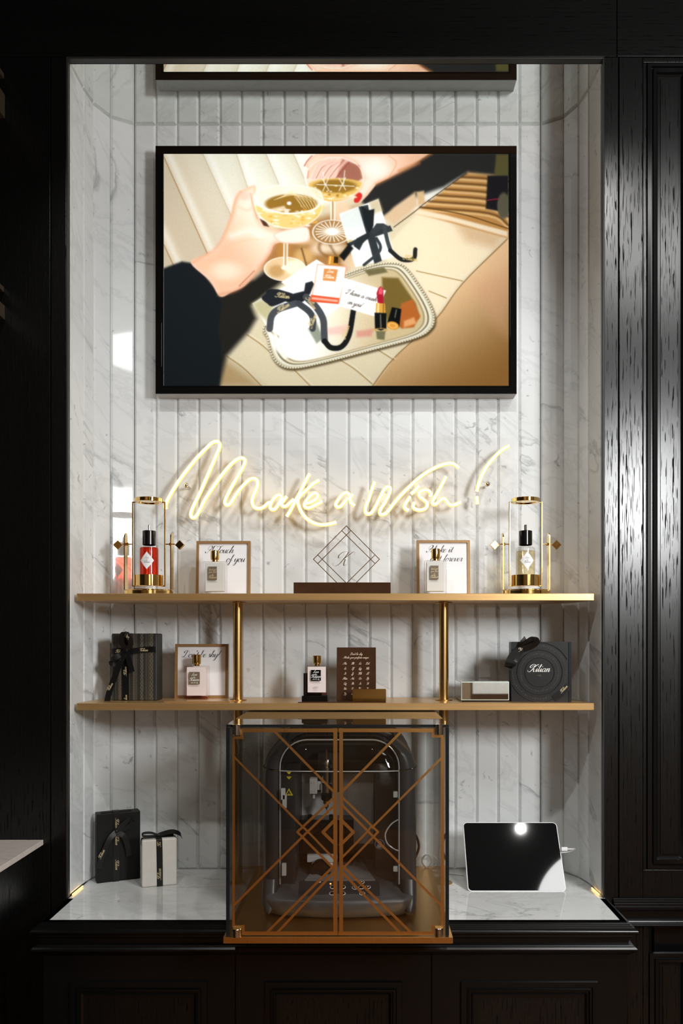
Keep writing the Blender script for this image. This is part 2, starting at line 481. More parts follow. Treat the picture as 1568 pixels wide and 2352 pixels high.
# ------------------------------------------------------------------ lettering: a hand-drawn copperplate and a plain block face
SCRIPT = {
'a': (1.2, [[(.9,.85),(.6,1),(.25,.8),(.1,.4),(.25,.05),(.5,.05),(.8,.5),(.92,1)],[(.92,1),(.85,.3),(.95,.03),(1.15,.15),(1.3,.45)]]),
'b': (1.0, [[(0,.4),(.35,1.2),(.55,1.9),(.45,2.15),(.3,1.9),(.25,1),(.25,.2),(.45,0),(.75,.15),(.85,.6),(.7,.95),(.95,.9),(1.1,.85)]]),
'c': (.85, [[(.75,.8),(.6,1),(.3,.9),(.1,.5),(.2,.1),(.45,0),(.75,.15),(.95,.45)]]),
'd': (1.2, [[(.85,.85),(.6,1),(.25,.8),(.1,.4),(.25,.05),(.5,.05),(.8,.5),(.95,1.1),(1.0,2.1)],[(1.0,2.1),(.9,.8),(.9,.2),(1.0,.02),(1.2,.15),(1.3,.45)]]),
'e': (.8, [[(0,.35),(.4,.5),(.65,.75),(.55,1),(.3,.9),(.1,.5),(.2,.1),(.45,0),(.7,.15),(.9,.45)]]),
'f': (.7, [[(0,.4),(.4,1.1),(.75,1.9),(.7,2.15),(.5,1.9),(.4,1),(.3,-.4),(.15,-1),(-.1,-.9),(.05,-.5),(.5,.2),(.8,.5)]]),
'g': (1.15, [[(.85,.85),(.6,1),(.25,.8),(.1,.4),(.25,.05),(.5,.1),(.8,.5),(.92,1)],[(.92,1),(.85,0),(.75,-.8),(.45,-1.1),(.25,-.85),(.6,-.35),(1.25,.45)]]),
'h': (1.15, [[(0,.4),(.35,1.2),(.6,1.95),(.5,2.15),(.38,1.9),(.25,.9),(.2,0)],[(.2,.1),(.45,.75),(.75,1),(.88,.8),(.8,.25),(.92,.02),(1.1,.15),(1.25,.45)]]),
'i': (.6, [[(0,.4),(.3,1)],[(.3,1),(.25,.4),(.3,.05),(.48,.1),(.65,.45)],[(.44,1.55),(.42,1.4)]]),
'j': (.6, [[(0,.4),(.3,1)],[(.3,1),(.2,0),(.1,-.8),(-.2,-1.1),(-.3,-.85),(.1,-.3),(.65,.45)],[(.44,1.55),(.42,1.4)]]),
'k': (1.0, [[(0,.4),(.35,1.2),(.6,1.95),(.5,2.15),(.38,1.9),(.25,.9),(.2,0)],[(.22,.3),(.55,.95),(.8,.95),(.75,.65),(.4,.5),(.65,.25),(.8,.02),(1.0,.15),(1.1,.45)]]),
'l': (.6, [[(0,.4),(.35,1.2),(.55,1.95),(.45,2.15),(.33,1.9),(.25,.9),(.25,.2),(.4,.02),(.6,.2),(.7,.45)]]),
'm': (1.4, [[(0,.5),(.2,1),(.22,.7),(.15,0)],[(.18,.2),(.4,.8),(.62,1),(.7,.8),(.62,0)],[(.65,.2),(.88,.8),(1.1,1),(1.2,.8),(1.12,.25),(1.22,.02),(1.4,.15),(1.5,.45)]]),
'n': (1.0, [[(0,.5),(.2,1),(.22,.7),(.15,0)],[(.18,.2),(.42,.8),(.68,1),(.78,.8),(.7,.25),(.8,.02),(1.0,.15),(1.1,.45)]]),
'o': (.9, [[(.6,.95),(.3,.9),(.1,.5),(.2,.1),(.5,.02),(.8,.35),(.8,.75),(.6,.98),(.65,.8),(.95,.75)]]),
'p': (1.05, [[(0,.5),(.25,1),(.22,.3),(.05,-1.1)],[(.15,.2),(.45,.85),(.75,.98),(.88,.7),(.75,.2),(.45,0),(.25,.15)],[(.75,.1),(1.1,.4)]]),
'q': (1.1, [[(.85,.85),(.6,1),(.25,.8),(.1,.4),(.25,.05),(.5,.1),(.8,.5),(.92,1)],[(.92,1),(.8,-.2),(.75,-1.1),(1.1,-.5)]]),
'r': (.85, [[(0,.4),(.25,1.05),(.4,.95),(.6,.9),(.5,.3),(.6,.03),(.78,.15),(.9,.45)]]),
's': (.75, [[(0,.4),(.35,1.05),(.45,.7),(.6,.3),(.45,.03),(.15,.05)],[(.5,.05),(.7,.2),(.8,.45)]]),
't': (.65, [[(0,.4),(.3,1),(.45,1.6)],[(.45,1.6),(.3,.4),(.35,.05),(.55,.1),(.7,.45)],[(.12,1.05),(.65,1.08)]]),
'u': (1.1, [[(0,.5),(.22,1)],[(.22,1),(.18,.4),(.25,.05),(.5,.1),(.8,.7),(.88,1)],[(.88,1),(.8,.3),(.9,.02),(1.08,.15),(1.2,.45)]]),
'v': (.9, [[(0,.6),(.2,1),(.3,.6),(.35,.02),(.7,.4),(.85,.9),(.75,1),(.95,.85)]]),
'w': (1.35, [[(0,.6),(.2,1),(.22,.4),(.35,.02),(.6,.3),(.75,.9)],[(.75,.9),(.75,.3),(.9,.02),(1.2,.4),(1.3,.95),(1.45,.85)]]),
'x': (.85, [[(0,.7),(.25,1),(.4,.5),(.6,.02),(.85,.3)],[(.8,.98),(.4,.5),(.05,.02)]]),
'y': (1.05, [[(0,.5),(.22,1)],[(.22,1),(.18,.4),(.25,.05),(.5,.1),(.8,.7),(.88,1)],[(.88,1),(.8,0),(.65,-.8),(.35,-1.1),(.2,-.85),(.55,-.35),(1.15,.45)]]),
'z': (.85, [[(.1,.8),(.3,1),(.75,.95),(.15,.1),(.45,.15),(.5,-.5),(.3,-.9),(.15,-.7),(.5,-.2),(.9,.3)]]),
"'": (.3, [[(.2,2.1),(.12,1.7)]]),
'!': (.6, [[(.45,2.1),(.15,.5)],[(.05,.1),(.08,.0)]]),
' ': (.7, []),
'A': (1.55, [[(-.6,.42),(-.68,.3),(-.5,.05),(-.1,.1),(.5,.9),(1.0,1.75),(1.3,2.1)],[(1.3,2.1),(1.15,1),(1.15,.2),(1.3,.02),(1.5,.2)],[(.75,1.25),(.2,.85),(-.2,1.2),(-.1,1.8),(.4,2.15),(.75,1.8),(.8,1.35)],[(.95,1.7),(1.5,2.1),(2.1,2.05)]]),
'B': (1.6, [[(.9,2.0),(.75,1),(.5,.2),(.1,.05),(-.1,.3)],[(.2,1.4),(.3,1.9),(.9,2.15),(1.5,1.9),(1.4,1.3),(.9,1.1),(1.4,.9),(1.5,.4),(1.1,.02),(.6,.1)]]),
'C': (1.3, [[(1.3,1.7),(1.3,2.0),(1.0,2.1),(.5,1.6),(.2,.8),(.4,.1),(.8,.02),(1.3,.4)]]),
'D': (1.8, [[(.9,2.0),(.8,1.2),(.6,.4),(.2,.02),(-.2,.1),(0,.3),(.5,.1),(1.1,.02),(1.6,.5),(1.7,1.3),(1.3,1.95),(.6,2.1),(.1,1.8),(.1,1.4),(.4,1.3)]]),
'E': (1.15, [[(1.2,1.8),(1.1,2.1),(.7,2.0),(.5,1.5),(.9,1.15),(.5,1.05),(.1,.5),(.4,.05),(.8,.05),(1.2,.45)]]),
'F': (1.4, [[(.2,1.6),(.3,2.0),(.9,1.95),(1.6,2.15)],[(1.1,1.95),(.95,1.0),(.7,.2),(.3,0),(0,.3)],[(.6,1.05),(1.3,1.1)]]),
'G': (1.4, [[(1.3,1.7),(1.3,2.0),(1.0,2.1),(.5,1.6),(.2,.8),(.4,.15),(.8,.1),(1.2,.9)],[(1.2,.9),(1.1,.1),(.8,-.5),(.4,-.4),(.6,0),(1.4,.5)]]),
'H': (1.6, [[(-.1,1.5),(.1,2.0),(.5,1.9),(.5,1),(.3,.2),(0,0),(-.2,.2)],[(1.6,2.1),(1.3,1.9),(1.1,1),(1.1,.2),(1.3,0),(1.6,.3)],[(.3,1.0),(1.3,1.1)]]),
'I': (1.1, [[(0,1.4),(.2,2.0),(.7,1.95),(1.1,2.1)],[(.8,2.0),(.7,1),(.5,.2),(.1,0),(-.2,.3),(.2,.4)]]),
'J': (1.1, [[(0,1.4),(.2,2.0),(.7,1.95),(1.1,2.1)],[(.8,2.0),(.6,.4),(.3,-.6),(-.1,-.6),(.3,0),(1.0,.4)]]),
'K': (1.6, [[(.95,2.1),(.75,1.2),(.4,.3),(0,.0),(-.45,.1),(-.6,.35),(-.45,.42)],[(.92,1.95),(.55,2.18),(.05,2.05),(-.3,1.6),(-.15,1.2),(.2,1.3),(.38,1.7),(.3,2.02)],[(1.95,1.75),(1.9,2.05),(1.6,2.1),(1.15,1.6),(.62,1.02)],[(.62,1.02),(.95,.95),(1.05,.4),(1.25,.02),(1.55,.2)]]),
'L': (1.3, [[(1.1,1.7),(1.2,2.0),(.9,2.1),(.65,1.5),(.5,.5),(.1,.02),(-.2,.15),(.1,.3),(.6,.05),(1.1,.02),(1.4,.35)]]),
'M': (2.2, [[(-.5,.4),(-.58,.28),(-.4,.03),(0,.2),(.5,1.2),(.85,2.1)],[(.85,2.1),(.8,1.2),(.8,.05)],[(.8,.05),(1.4,1.3),(1.85,2.1)],[(1.85,2.1),(1.65,.8),(1.7,.05),(1.9,.05),(2.15,.4)],[(.55,1.3),(.1,.85),(-.25,1.2),(-.1,1.8),(.4,2.15),(.75,1.8)]]),
'N': (1.6, [[(-.3,.3),(-.1,.02),(.3,.8),(.6,2.0)],[(.6,2.0),(.8,1.0),(1.2,.05)],[(1.2,.05),(1.4,1.2),(1.9,2.1),(2.0,1.9)]]),
'O': (1.5, [[(.9,2.05),(.4,1.6),(.15,.8),(.4,.1),(.9,.1),(1.4,.8),(1.4,1.7),(.9,2.1),(.6,1.7),(1.0,1.4)]]),
'P': (1.4, [[(.9,2.0),(.75,1),(.5,.2),(.1,.0),(-.2,.3)],[(.2,1.4),(.3,1.9),(.9,2.15),(1.5,1.9),(1.4,1.2),(.8,1.0)]]),
'Q': (1.5, [[(.9,2.05),(.4,1.6),(.15,.8),(.4,.1),(.9,.1),(1.4,.8),(1.4,1.7),(.9,2.1)],[(.5,.4),(.9,.3),(1.2,-.2),(1.7,.1)]]),
'R': (1.5, [[(.9,2.0),(.75,1),(.5,.2),(.1,.0),(-.2,.3)],[(.2,1.4),(.3,1.9),(.9,2.15),(1.5,1.9),(1.4,1.2),(.8,1.0)],[(.85,1.0),(1.1,.4),(1.4,0),(1.7,.3)]]),
'S': (1.1, [[(1.2,1.7),(1.2,2.05),(.8,2.1),(.6,1.6),(.9,1.0),(.8,.3),(.3,.0),(-.2,.2),(0,.5)]]),
'T': (1.2, [[(-.1,1.5),(.1,2.0),(.7,1.95),(1.6,2.15)],[(.95,2.0),(.8,1.0),(.6,.2),(.2,0),(-.1,.25)]]),
'U': (1.5, [[(0,1.6),(.2,2.05),(.4,1.8)],[(.4,1.8),(.3,.6),(.5,.05),(.9,.2),(1.3,1.2),(1.4,2.1)],[(1.4,2.1),(1.25,.6),(1.35,.05),(1.6,.3)]]),
'V': (1.3, [[(0,1.6),(.2,2.05),(.45,1.7),(.5,.05)],[(.5,.05),(1.0,1.0),(1.3,2.0),(1.5,2.0)]]),
'W': (1.9, [[(0,1.6),(.2,2.05),(.4,1.7),(.45,.05)],[(.45,.05),(.8,1.0),(1.1,2.0)],[(1.1,2.0),(1.1,.05)],[(1.1,.05),(1.5,1.0),(1.9,2.1)]]),
'X': (1.5, [[(0,1.6),(.3,2.0),(.6,1.6),(.8,.4),(1.1,.02),(1.4,.3)],[(1.5,2.0),(.8,1.0),(.1,.02)]]),
'Y': (1.4, [[(0,1.6),(.2,2.05),(.4,1.8),(.4,1.1),(.8,1.1),(1.3,2.0)],[(1.3,2.0),(1.1,.5),(.7,-.5),(.3,-.4),(.8,.1),(1.5,.5)]]),
'Z': (1.3, [[(.1,1.6),(.3,2.05),(1.2,2.0),(.1,.05),(.5,.15),(.9,0),(1.4,.3)]]),
}
BLOCK = {
'M': (1.1, [[(0,0),(0,1.4)],[(0,1.4),(.45,.5)],[(.45,.5),(.9,1.4)],[(.9,1.4),(.9,0)]]),
'2': (.9, [[(.05,1.1),(.2,1.35),(.5,1.35),(.6,1.05),(.35,.6),(.05,.0)],[(.05,0),(.7,0)]]),
'0': (.9, [[(.35,1.4),(.05,1.1),(.05,.3),(.35,0),(.65,.3),(.65,1.1),(.35,1.4)]]),
'P': (.9, [[(0,0),(0,1.4)],[(0,1.4),(.5,1.35),(.65,1.05),(.5,.75),(0,.7)]]),
'A': (1.0, [[(0,0),(.4,1.4)],[(.4,1.4),(.8,0)],[(.15,.5),(.65,.5)]]),
'R': (.9, [[(0,0),(0,1.4)],[(0,1.4),(.5,1.35),(.65,1.05),(.5,.75),(0,.7)],[(.3,.7),(.7,0)]]),
'I': (.35, [[(.05,0),(.05,1.4)]]),
'S': (.85, [[(.65,1.2),(.4,1.4),(.08,1.15),(.35,.75),(.68,.4),(.4,0),(.05,.2)]]),
'G': (1.0, [[(.75,1.15),(.45,1.4),(.08,1.0),(.08,.4),(.45,0),(.75,.3),(.75,.65)],[(.75,.65),(.45,.65)]]),
'E': (.8, [[(0,0),(0,1.4)],[(0,1.4),(.6,1.4)],[(0,.7),(.5,.7)],[(0,0),(.6,0)]]),
'K': (.9, [[(0,0),(0,1.4)],[(.65,1.4),(0,.6)],[(.2,.8),(.7,0)]]),
' ': (.6, []),
}

def strokes(s, face=SCRIPT, slant=0.42, n=5):
    """polylines for a line of text in x-height units, plus its advance"""
    out, x = [], 0.0
    for ch in s:
        adv, st = face.get(ch, face[' '])
        for line in st:
            P = [(p[0] + x + slant * p[1], p[1]) for p in line]
            if len(P) > 2:
                P = [(v.x, v.y) for v in catmull([(a, b, 0) for a, b in P], n)]
            out.append(P)
        x += adv
    return out, x

def text(mb, s, size, ox, oz, y=0.0, align='c', ang=0.0, face=SCRIPT, pen=(0.035, 0.21), slant=0.42, n=5, fn=None):
    """flat pen strokes in the local X-Z plane, facing -Y; pen = hairline and shade width"""
    st, adv = strokes(s, face, slant, n)
    off = {'c': -adv / 2 - 0.3 * slant, 'l': 0.0, 'r': -adv}[align]
    ca, sa = math.cos(ang), math.sin(ang)
    for P in st:
        ring = []
        for i, (a, b) in enumerate(P):
            p0 = P[max(i - 1, 0)]; p1 = P[min(i + 1, len(P) - 1)]
            tx, ty = p1[0] - p0[0], p1[1] - p0[1]
            L = math.hypot(tx, ty) or 1e-6
            tx, ty = tx / L, ty / L
            w_ = pen[0] + (pen[1] - pen[0]) * max(0.0, -ty) ** 1.6
            if face is BLOCK: w_ = pen[1]
            w_ *= 0.5
            q = []
            for sg in (-1, 1):
                u = (a + off - ty * w_ * sg) * size
                v = (b + tx * w_ * sg) * size
                u, v = u * ca - v * sa, u * sa + v * ca
                q.append(fn(ox + u, oz + v) if fn else (ox + u, y, oz + v))
            ring.append(q)
        R = [[mb.bm.verts.new(p) for p in q] for q in ring]
        for a, b in zip(R, R[1:]):
            try: mb.bm.faces.new((a[0], a[1], b[1], b[0]))
            except ValueError: pass
    return mb

# ------------------------------------------------------------------ the niche: marble shell
ZC, ZT = -0.610, 1.3725            # countertop and mirror ceiling
DB = 2.20                          # back face
PITCH = 49.1 * DB / F
XL0 = X(308, DB)
rnd = random.Random(4)

def plank_mesh(wd, h, dp=0.022, ch=0.0058, cd=0.0052):
    mb = MB()
    g = 0.0003
    wd = wd - 2 * g
    def ring(ix, iz, y): return [(-wd/2 + ix, y, iz), (wd/2 - ix, y, iz), (wd/2 - ix, y, h - iz), (-wd/2 + ix, y, h - iz)]
    mb.loops([ring(0, 0, dp), ring(0, 0, cd), ring(ch, ch, 0)], True, True, True)
    return mb

def plank(parent, p0, p1, share=None, extra=0.0):
    a, b = Vector((p0[0], p0[1])), Vector((p1[0], p1[1]))
    d = b - a
    c = (a + b) / 2
    if share is None:
        o = obj('marble_plank', plank_mesh(d.length + extra, ZT - ZC), M_MARBLE, parent, smooth=False)
    else:
        o = share.copy(); COL.objects.link(o); o.parent = parent
    o.location = (c.x, c.y, ZC)
    o.rotation_euler = (0, 0, math.atan2(d.y, d.x))
    return o

n_back = 19
xs = [XL0 + PITCH * k for k in range(n_back + 1)]
XR0 = xs[-1]
wb = struct(obj('wall_back', MB().bx(XL0 - 0.14, XR0 + 0.14, DB + 0.0225, DB + 0.07, ZC - 0.03, ZT + 0.03), M_GROUT, smooth=False))
first = None
for k in range(n_back):
    o = plank(wb, (xs[k], DB), (xs[k + 1], DB), first)
    first = first or o
LC = [(XL0, DB), (-0.659, 2.171), (-0.6867, 2.117), (-0.6935, 2.060), (-0.695, 1.969)]
RC = [(XR0, DB), (0.526, 2.171), (0.553, 2.117), (0.5635, 2.060), (0.568, 1.969)]
def backing(pts, side):
    poly = [(p[0] + side * 0.026, p[1] + (0.026 if i < 2 else 0.0)) for i, p in enumerate(pts)]
    poly += [(side * 0.075 + pts[-1][0], 1.99), (side * 0.075 + pts[-1][0], 2.24), (pts[0][0] + side * 0.03, 2.24)]
    return MB().prism(poly, lambda a, b, h: (a, b, h), ZC - 0.02, ZT + 0.02)
wl = struct(obj('wall_left', backing(LC, -1), M_GROUT, smooth=False))
for a, b in zip(LC, LC[1:]): plank(wl, b, a, None, 0.0034)
wr = struct(obj('wall_right', backing(RC, 1), M_GROUT, smooth=False))
for a, b in zip(RC, RC[1:]): plank(wr, a, b, None, 0.0034)
struct(obj('ceiling', MB().bx(-0.76, 0.64, 1.972, 2.25, ZT, ZT + 0.012), M_MIRROR, smooth=False))

# floor of the shop (out of frame, reflected only)
struct(obj('floor', MB().bx(-2.6, 2.6, -3.2, 2.3, -1.52, -1.5), plain('warm_parquet', (0.32, 0.135, 0.045), 0.4), smooth=False))
M_SHOPWALL = plain('warm_plaster', (0.30, 0.22, 0.14), 0.7)
struct(obj('wall_rear', MB().bx(-2.6, 2.6, -3.25, -3.2, -1.5, 1.75), M_SHOPWALL, smooth=False))
struct(obj('reflected_board', MB().bx(0.96, 2.2, -3.2, -3.17, -0.47, 1.0, 0.004), plain('white_board_for_reflection', (0.85, 0.86, 0.84), 0.5)))  # unseen white board, added for the mirrored box to reflect
struct(obj('ceiling_shop', MB().bx(-2.6, 2.6, -3.2, 1.94, 1.75, 1.77), plain('dark_ceiling', (0.02, 0.018, 0.016), 0.7), smooth=False))
struct(obj('wall_rear_left', MB().bx(-2.65, -2.6, -3.2, 1.94, -1.5, 1.75), plain('dark_side_panelling', (0.03, 0.025, 0.02), 0.5), smooth=False))
struct(obj('wall_rear_right', MB().bx(2.6, 2.65, -3.2, 1.94, -1.5, 1.75), M_SHOPWALL, smooth=False))

# ------------------------------------------------------------------ black oak wall round the niche
D0 = 1.955
OX0, OX1, OZ = -0.695, 0.568, ZT
TX0, TX1, TZ = X(152, D0), X(1387, D0), Z(131, D0)
wf = struct(obj('wall_front', MB().bx(-1.6, -0.80, D0 + 0.03, D0 + 0.05, -1.5, 2.2).bx(0.70, 1.8, D0 + 0.03, D0 + 0.05, -1.5, 2.2)
     .bx(-0.8, 0.7, D0 + 0.03, D0 + 0.05, ZT + 0.05, 2.2), M_LACQ, smooth=False))
def board(x0, x1, z0, z1, d0=D0, d1=D0 + 0.03, bev=0.0015, name='oak_board'):
    o = obj(name, MB().box((0, 0, 0), (x1 - x0, d1 - d0, z1 - z0), bev), M_OAK, wf)
    o.location = ((x0 + x1) / 2, (d0 + d1) / 2, (z0 + z1) / 2)
    return o
xj = X(116, D0)
board(xj + 0.001, TX0, -1.5, TZ + 0.0)                # upright beside the opening
board(-1.6, xj - 0.001, -1.5, TZ)
xr1 = X(1420.5, D0); xr2 = X(1476, D0)
board(TX1, xr1 - 0.001, -1.5, TZ)
board(xr1 + 0.001, xr2, -1.5, Z(131, D0))
xlc = X(120, D0)
o = board(-0.04, 0.04, TZ + 0.001, 2.2)               # lintel board: made along X so the grain lies level
o.data = o.data.copy(); bpy.data.objects.remove(o)
def hboard(x0, x1, z0, z1):
    o = obj('oak_lintel', MB().box((0, 0, 0), (z1 - z0, 0.03, x1 - x0), 0.0015), M_OAK, wf)
    o.rotation_euler = (0, math.radians(90), 0)
    o.location = ((x0 + x1) / 2, D0 + 0.015, (z0 + z1) / 2)
hboard(-1.6, X(1416, D0), TZ + 0.0015, 2.2)
hboard(X(1417, D0), 1.8, TZ + 0.0015, 2.2)
# narrow trim lining the opening
obj('opening_trim', MB().bx(TX0, OX0, D0 - 0.002, 1.968, ZC, TZ, 0.001).bx(OX1, TX1, D0 - 0.002, 1.968, ZC, TZ, 0.001)
    .bx(OX0, OX1, D0 - 0.002, 1.971, OZ, TZ, 0.001), M_TRIM, wf)

def framed_panel(x0, x1, z0, z1, d, prof, mat=None, name='panel_moulding', parent=None, field='panel'):
    """concentric mitred moulding: prof = [(inset, rise towards the viewer)]"""
    def ring(i, r): return [(x0 + i, d - r, z0 + i), (x1 - i, d - r, z0 + i), (x1 - i, d - r, z1 - i), (x0 + i, d - r, z1 - i)]
    o = obj(name, MB().loops([ring(i, r) for i, r in prof]), mat or M_LACQ, parent, ang=20)
    i, r = prof[-1]
    p = obj(field, MB().box((0, 0, 0), (x1 - x0 - 2 * i, 0.012, z1 - z0 - 2 * i), 0), M_OAK, parent)
    p.location = ((x0 + x1) / 2, d - r + 0.006, (z0 + z1) / 2)
    return o
# rails and raised panel of the wall bay beside the niche
PX0, PX1 = X(1485, D0), X(1592, D0)
board(xr2 + 0.0005, PX1 - 0.0005, Z(1998, D0) - 0.09, Z(1998, D0), D0 + 0.001)
board(xr2 + 0.0005, PX1 - 0.0005, Z(143, D0), TZ, D0 + 0.001)
board(xr2 + 0.0005, PX0, Z(1998, D0), Z(143, D0), D0 + 0.001)
pp = [(0, -0.004), (0.001, 0.0045), (0.009, 0.0055), (0.0105, 0.001), (0.013, 0.001), (0.014, 0.006), (0.022, 0.004), (0.024, -0.002), (0.028, -0.006), (0.034, -0.006), (0.0345, -0.004)]
board(PX1, 1.8, -1.5, Z(131, D0), D0 + 0.001)
framed_panel(PX0, PX1, Z(1996, D0), Z(146, D0), D0 + 0.001, pp, M_LACQ, parent=wf)
framed_panel(X(1490, D0), X(1592, D0), -1.35, Z(2188, D0), D0 + 0.001, pp, M_LACQ, parent=wf)
board(xr2 + 0.0005, X(1490, D0), -1.5, Z(2000, D0) - 0.09, D0 + 0.001)

# ------------------------------------------------------------------ marble worktop, black cabinet and its mouldings
DCF = 1.791
CX0, CX1 = -0.6935, 0.5725
ct = obj('countertop', MB().prism([(CX0, DCF), (CX1, DCF), (CX1, 1.99), (CX1 + 0.0, 2.222), (CX0, 2.222), (CX0, 1.99)],
        lambda a, b, h: (a, b, h), ZC - 0.02, ZC), M_COUNTER, smooth=False)
tag(ct, 'white grey-veined marble countertop filling the niche above the black cabinet', 'countertop')
cab = thing('base_cabinet', 'black panelled cabinet under the marble countertop', 'cabinet', (0, 0, 0))
cab.location = (0, 0, H)
obj('carcass', MB().bx(CX0 - 0.004, CX1 + 0.004, DCF + 0.012, D0 - 0.003, -1.5, ZC - 0.021), M_LACQ, cab, smooth=False)
MP = [(-0.012, 0.0), (0.0005, 0.0), (0.0005, -0.0025), (0.005, -0.003), (0.0055, -0.0055), (0.009, -0.006), (0.0095, -0.0085), (0.013, -0.009),
      (0.0135, -0.0115), (0.0165, -0.0125), (0.019, -0.0155), (0.019, -0.019), (0.0165, -0.022), (0.012, -0.023), (0.010, -0.030), (0.004, -0.034),
      (0.003, -0.047), (0.009, -0.0475), (0.010, -0.050), (0.0145, -0.0505), (0.0175, -0.054), (0.0175, -0.058), (0.014, -0.061), (0.010, -0.064), (0.004, -0.070), (-0.004, -0.072)]
def sweep(path, prof, mat, name, parent):
    """mitred moulding along a plan path; outward is to the right of travel"""
    P = [Vector(p) for p in path]
    rings = []
    for i, p in enumerate(P):
        ds = []
        if i > 0: ds.append((P[i] - P[i - 1]).normalized())
        if i < len(P) - 1: ds.append((P[i + 1] - P[i]).normalized())
        ns = [Vector((d.y, -d.x)) for d in ds]
        n = ns[0] if len(ns) == 1 else (ns[0] + ns[1]) / (1 + ns[0].dot(ns[1]))
        rings.append([(p.x + n.x * a, p.y + n.y * a, ZC + b) for a, b in prof])
    return obj(name, MB().loops(rings, False), mat, parent, ang=40)
sweep([(CX0, D0 - 0.003), (CX0, DCF), (CX1, DCF), (CX1, D0 - 0.003)], MP, M_LACQ, 'edge_moulding', cab)
t1 = sweep([(CX1 + 0.019, D0), (1.8, D0)], [(0.004, 0.001), (0.006, -0.001), (0.006, -0.004), (0.009, -0.005), (0.009, -0.009), (0.013, -0.010), (0.013, -0.014), (0.018, -0.016), (0.018, -0.021), (0.012, -0.025),
      (0.004, -0.030), (0.003, -0.050), (0.010, -0.0505), (0.011, -0.053), (0.016, -0.054), (0.0175, -0.060), (0.012, -0.064), (0.002, -0.068)], M_LACQ, 'trim_1', None)
struct(t1)
for i, (x0, x1) in enumerate(((CX0, X(541, 1.80)), (X(541, 1.80), X(990, 1.80)), (X(990, 1.80), CX1))):
    d = obj('door', MB().bx(x0 + 0.001, x1 - 0.001, DCF + 0.004, DCF + 0.013, -1.45, ZC - 0.073, 0.001), M_LACQ, cab)
    xc = (x0 + x1) / 2
    framed_panel(xc - 0.149, xc + 0.149, -1.38, -0.7395, DCF + 0.003, [(0, -0.001), (0.0015, 0.005), (0.012, 0.0055), (0.013, 0.002), (0.016, 0.002), (0.0165, 0.007), (0.019, 0.0075),
        (0.021, 0.003), (0.0235, 0.003), (0.025, 0.0055), (0.029, 0.001), (0.036, 0.0005), (0.037, 0.0005)], M_LACQ, 'panel_moulding', d, 'panel')

# neighbouring console and wall shelves at the edge of the picture
cs = thing('console_counter', 'beige marble topped black counter jutting out beside the niche', 'counter', (0, 0, 0))
zc2 = Z(1928.5, D0)
cxr = X(100, D0)
obj('marble_top', MB().bx(-1.7, cxr, 0.9, D0 - 0.001, zc2 - 0.012, zc2, 0.0008), M_PALE, cs, smooth=False)
obj('apron', MB().bx(-1.7, cxr - 0.004, 0.92, D0 - 0.001, zc2 - 0.13, zc2 - 0.0125, 0.001), M_OAK, cs)
obj('plinth', MB().bx(-1.7, cxr - 0.09, 0.97, D0 - 0.001, -1.5, zc2 - 0.1305, 0.001), M_LACQ, cs)
M_SHELFWD = plain('dark_brown_wood', (0.05, 0.035, 0.022), 0.45)
for nm, z0, z1, lab in (('wall_shelf', Z(273, D0), Z(219, D0), 'dark wooden wall shelf box high at the picture edge'),
                        ('wall_shelf', Z(735, D0), Z(703, D0), 'dark wooden wall shelf with a pale bar above, halfway up')):
    s = thing(nm, lab, 'shelf', (X(12, D0) - 0.2, D0, z0), group='dark shelves on the neighbouring wall')
    obj('board', MB().bx(-0.2, 0.2, -0.22, -0.001, 0, z1 - z0, 0.001), M_SHELFWD, s)
    up = 0.038 if z0 > 1 else 0.032
    obj('rail', MB().bx(-0.2, 0.198, -0.22, -0.2, z1 - z0 - 0.001, z1 - z0 + up, 0.001).bx(0.186, 0.198, -0.22, -0.001, z1 - z0 + up, z1 - z0 + up + 0.012, 0.001), M_SHELFWD, s)

# warm strip lights where the side walls meet the worktop
M_LED = glow('warm_led', (1.0, 0.62, 0.20), 3.0)
for (p0, p1, lab) in (((-0.6905, 1.972), (-0.6895, 2.04), 'glowing warm strip light at the foot of the bright side wall'),
                      ((0.5635, 1.972), (0.5615, 2.025), 'glowing warm strip light at the foot of the shaded side wall')):
    tag(obj('strip_light', MB().tube([(p0[0], p0[1], ZC + 0.0035), (p1[0], p1[1], ZC + 0.003)], 0.0017, 8), M_LED), lab, 'light')

# ------------------------------------------------------------------ brass shelves on posts
DS = 1.985
def shelf(ztop, lab, name):
    poly = [(X(176, DS), DS), (X(1364, DS), DS), (0.554, 2.055), (0.541, 2.115), (0.515, 2.164), (XR0 - 0.004, 2.192), (XL0 + 0.004, 2.192), (-0.648, 2.164), (-0.676, 2.115), (-0.684, 2.055)]
    mb = MB().prism(poly, lambda a, b, h: (a, b, h), -0.0085, 0.0085)
    bmesh.ops.bevel(mb.bm, geom=list(mb.bm.edges), offset=0.0008, segments=1, affect='EDGES')
    o = obj(name, mb, M_BRASS, None, (0, 0, ztop - 0.0085), ang=25)
    return tag(o, lab, 'shelf', 'brass shelves across the niche')
Z1, Z2 = Z(1363, DS), Z(1615, DS)
shelf(Z1, 'upper brushed brass shelf holding the two bottle stands', 'niche_shelf')
shelf(Z2, 'lower brushed brass shelf holding the black gift boxes', 'niche_shelf')
DPOST = 2.077
def post(px, z0, z1, lab):
    t = thing('shelf_post', lab, 'post', (X(px, DPOST), DPOST, z0), group='brass posts carrying the shelves')
    h = z1 - z0
    obj('tube', MB().cyl((0, 0, 0.003), 0.0118, h - 0.006, seg=32), M_BRASSV, t)
    for k, z in enumerate((0, h - 0.003)):
        obj('flange', MB().cyl((0, 0, z), 0.0215, 0.003, seg=36, bev=0.0006), M_BRASSV, t)
    return t
hs = 0.017
post(546, Z2, Z1 - hs, 'brass post between the shelves, next to the small framed card')
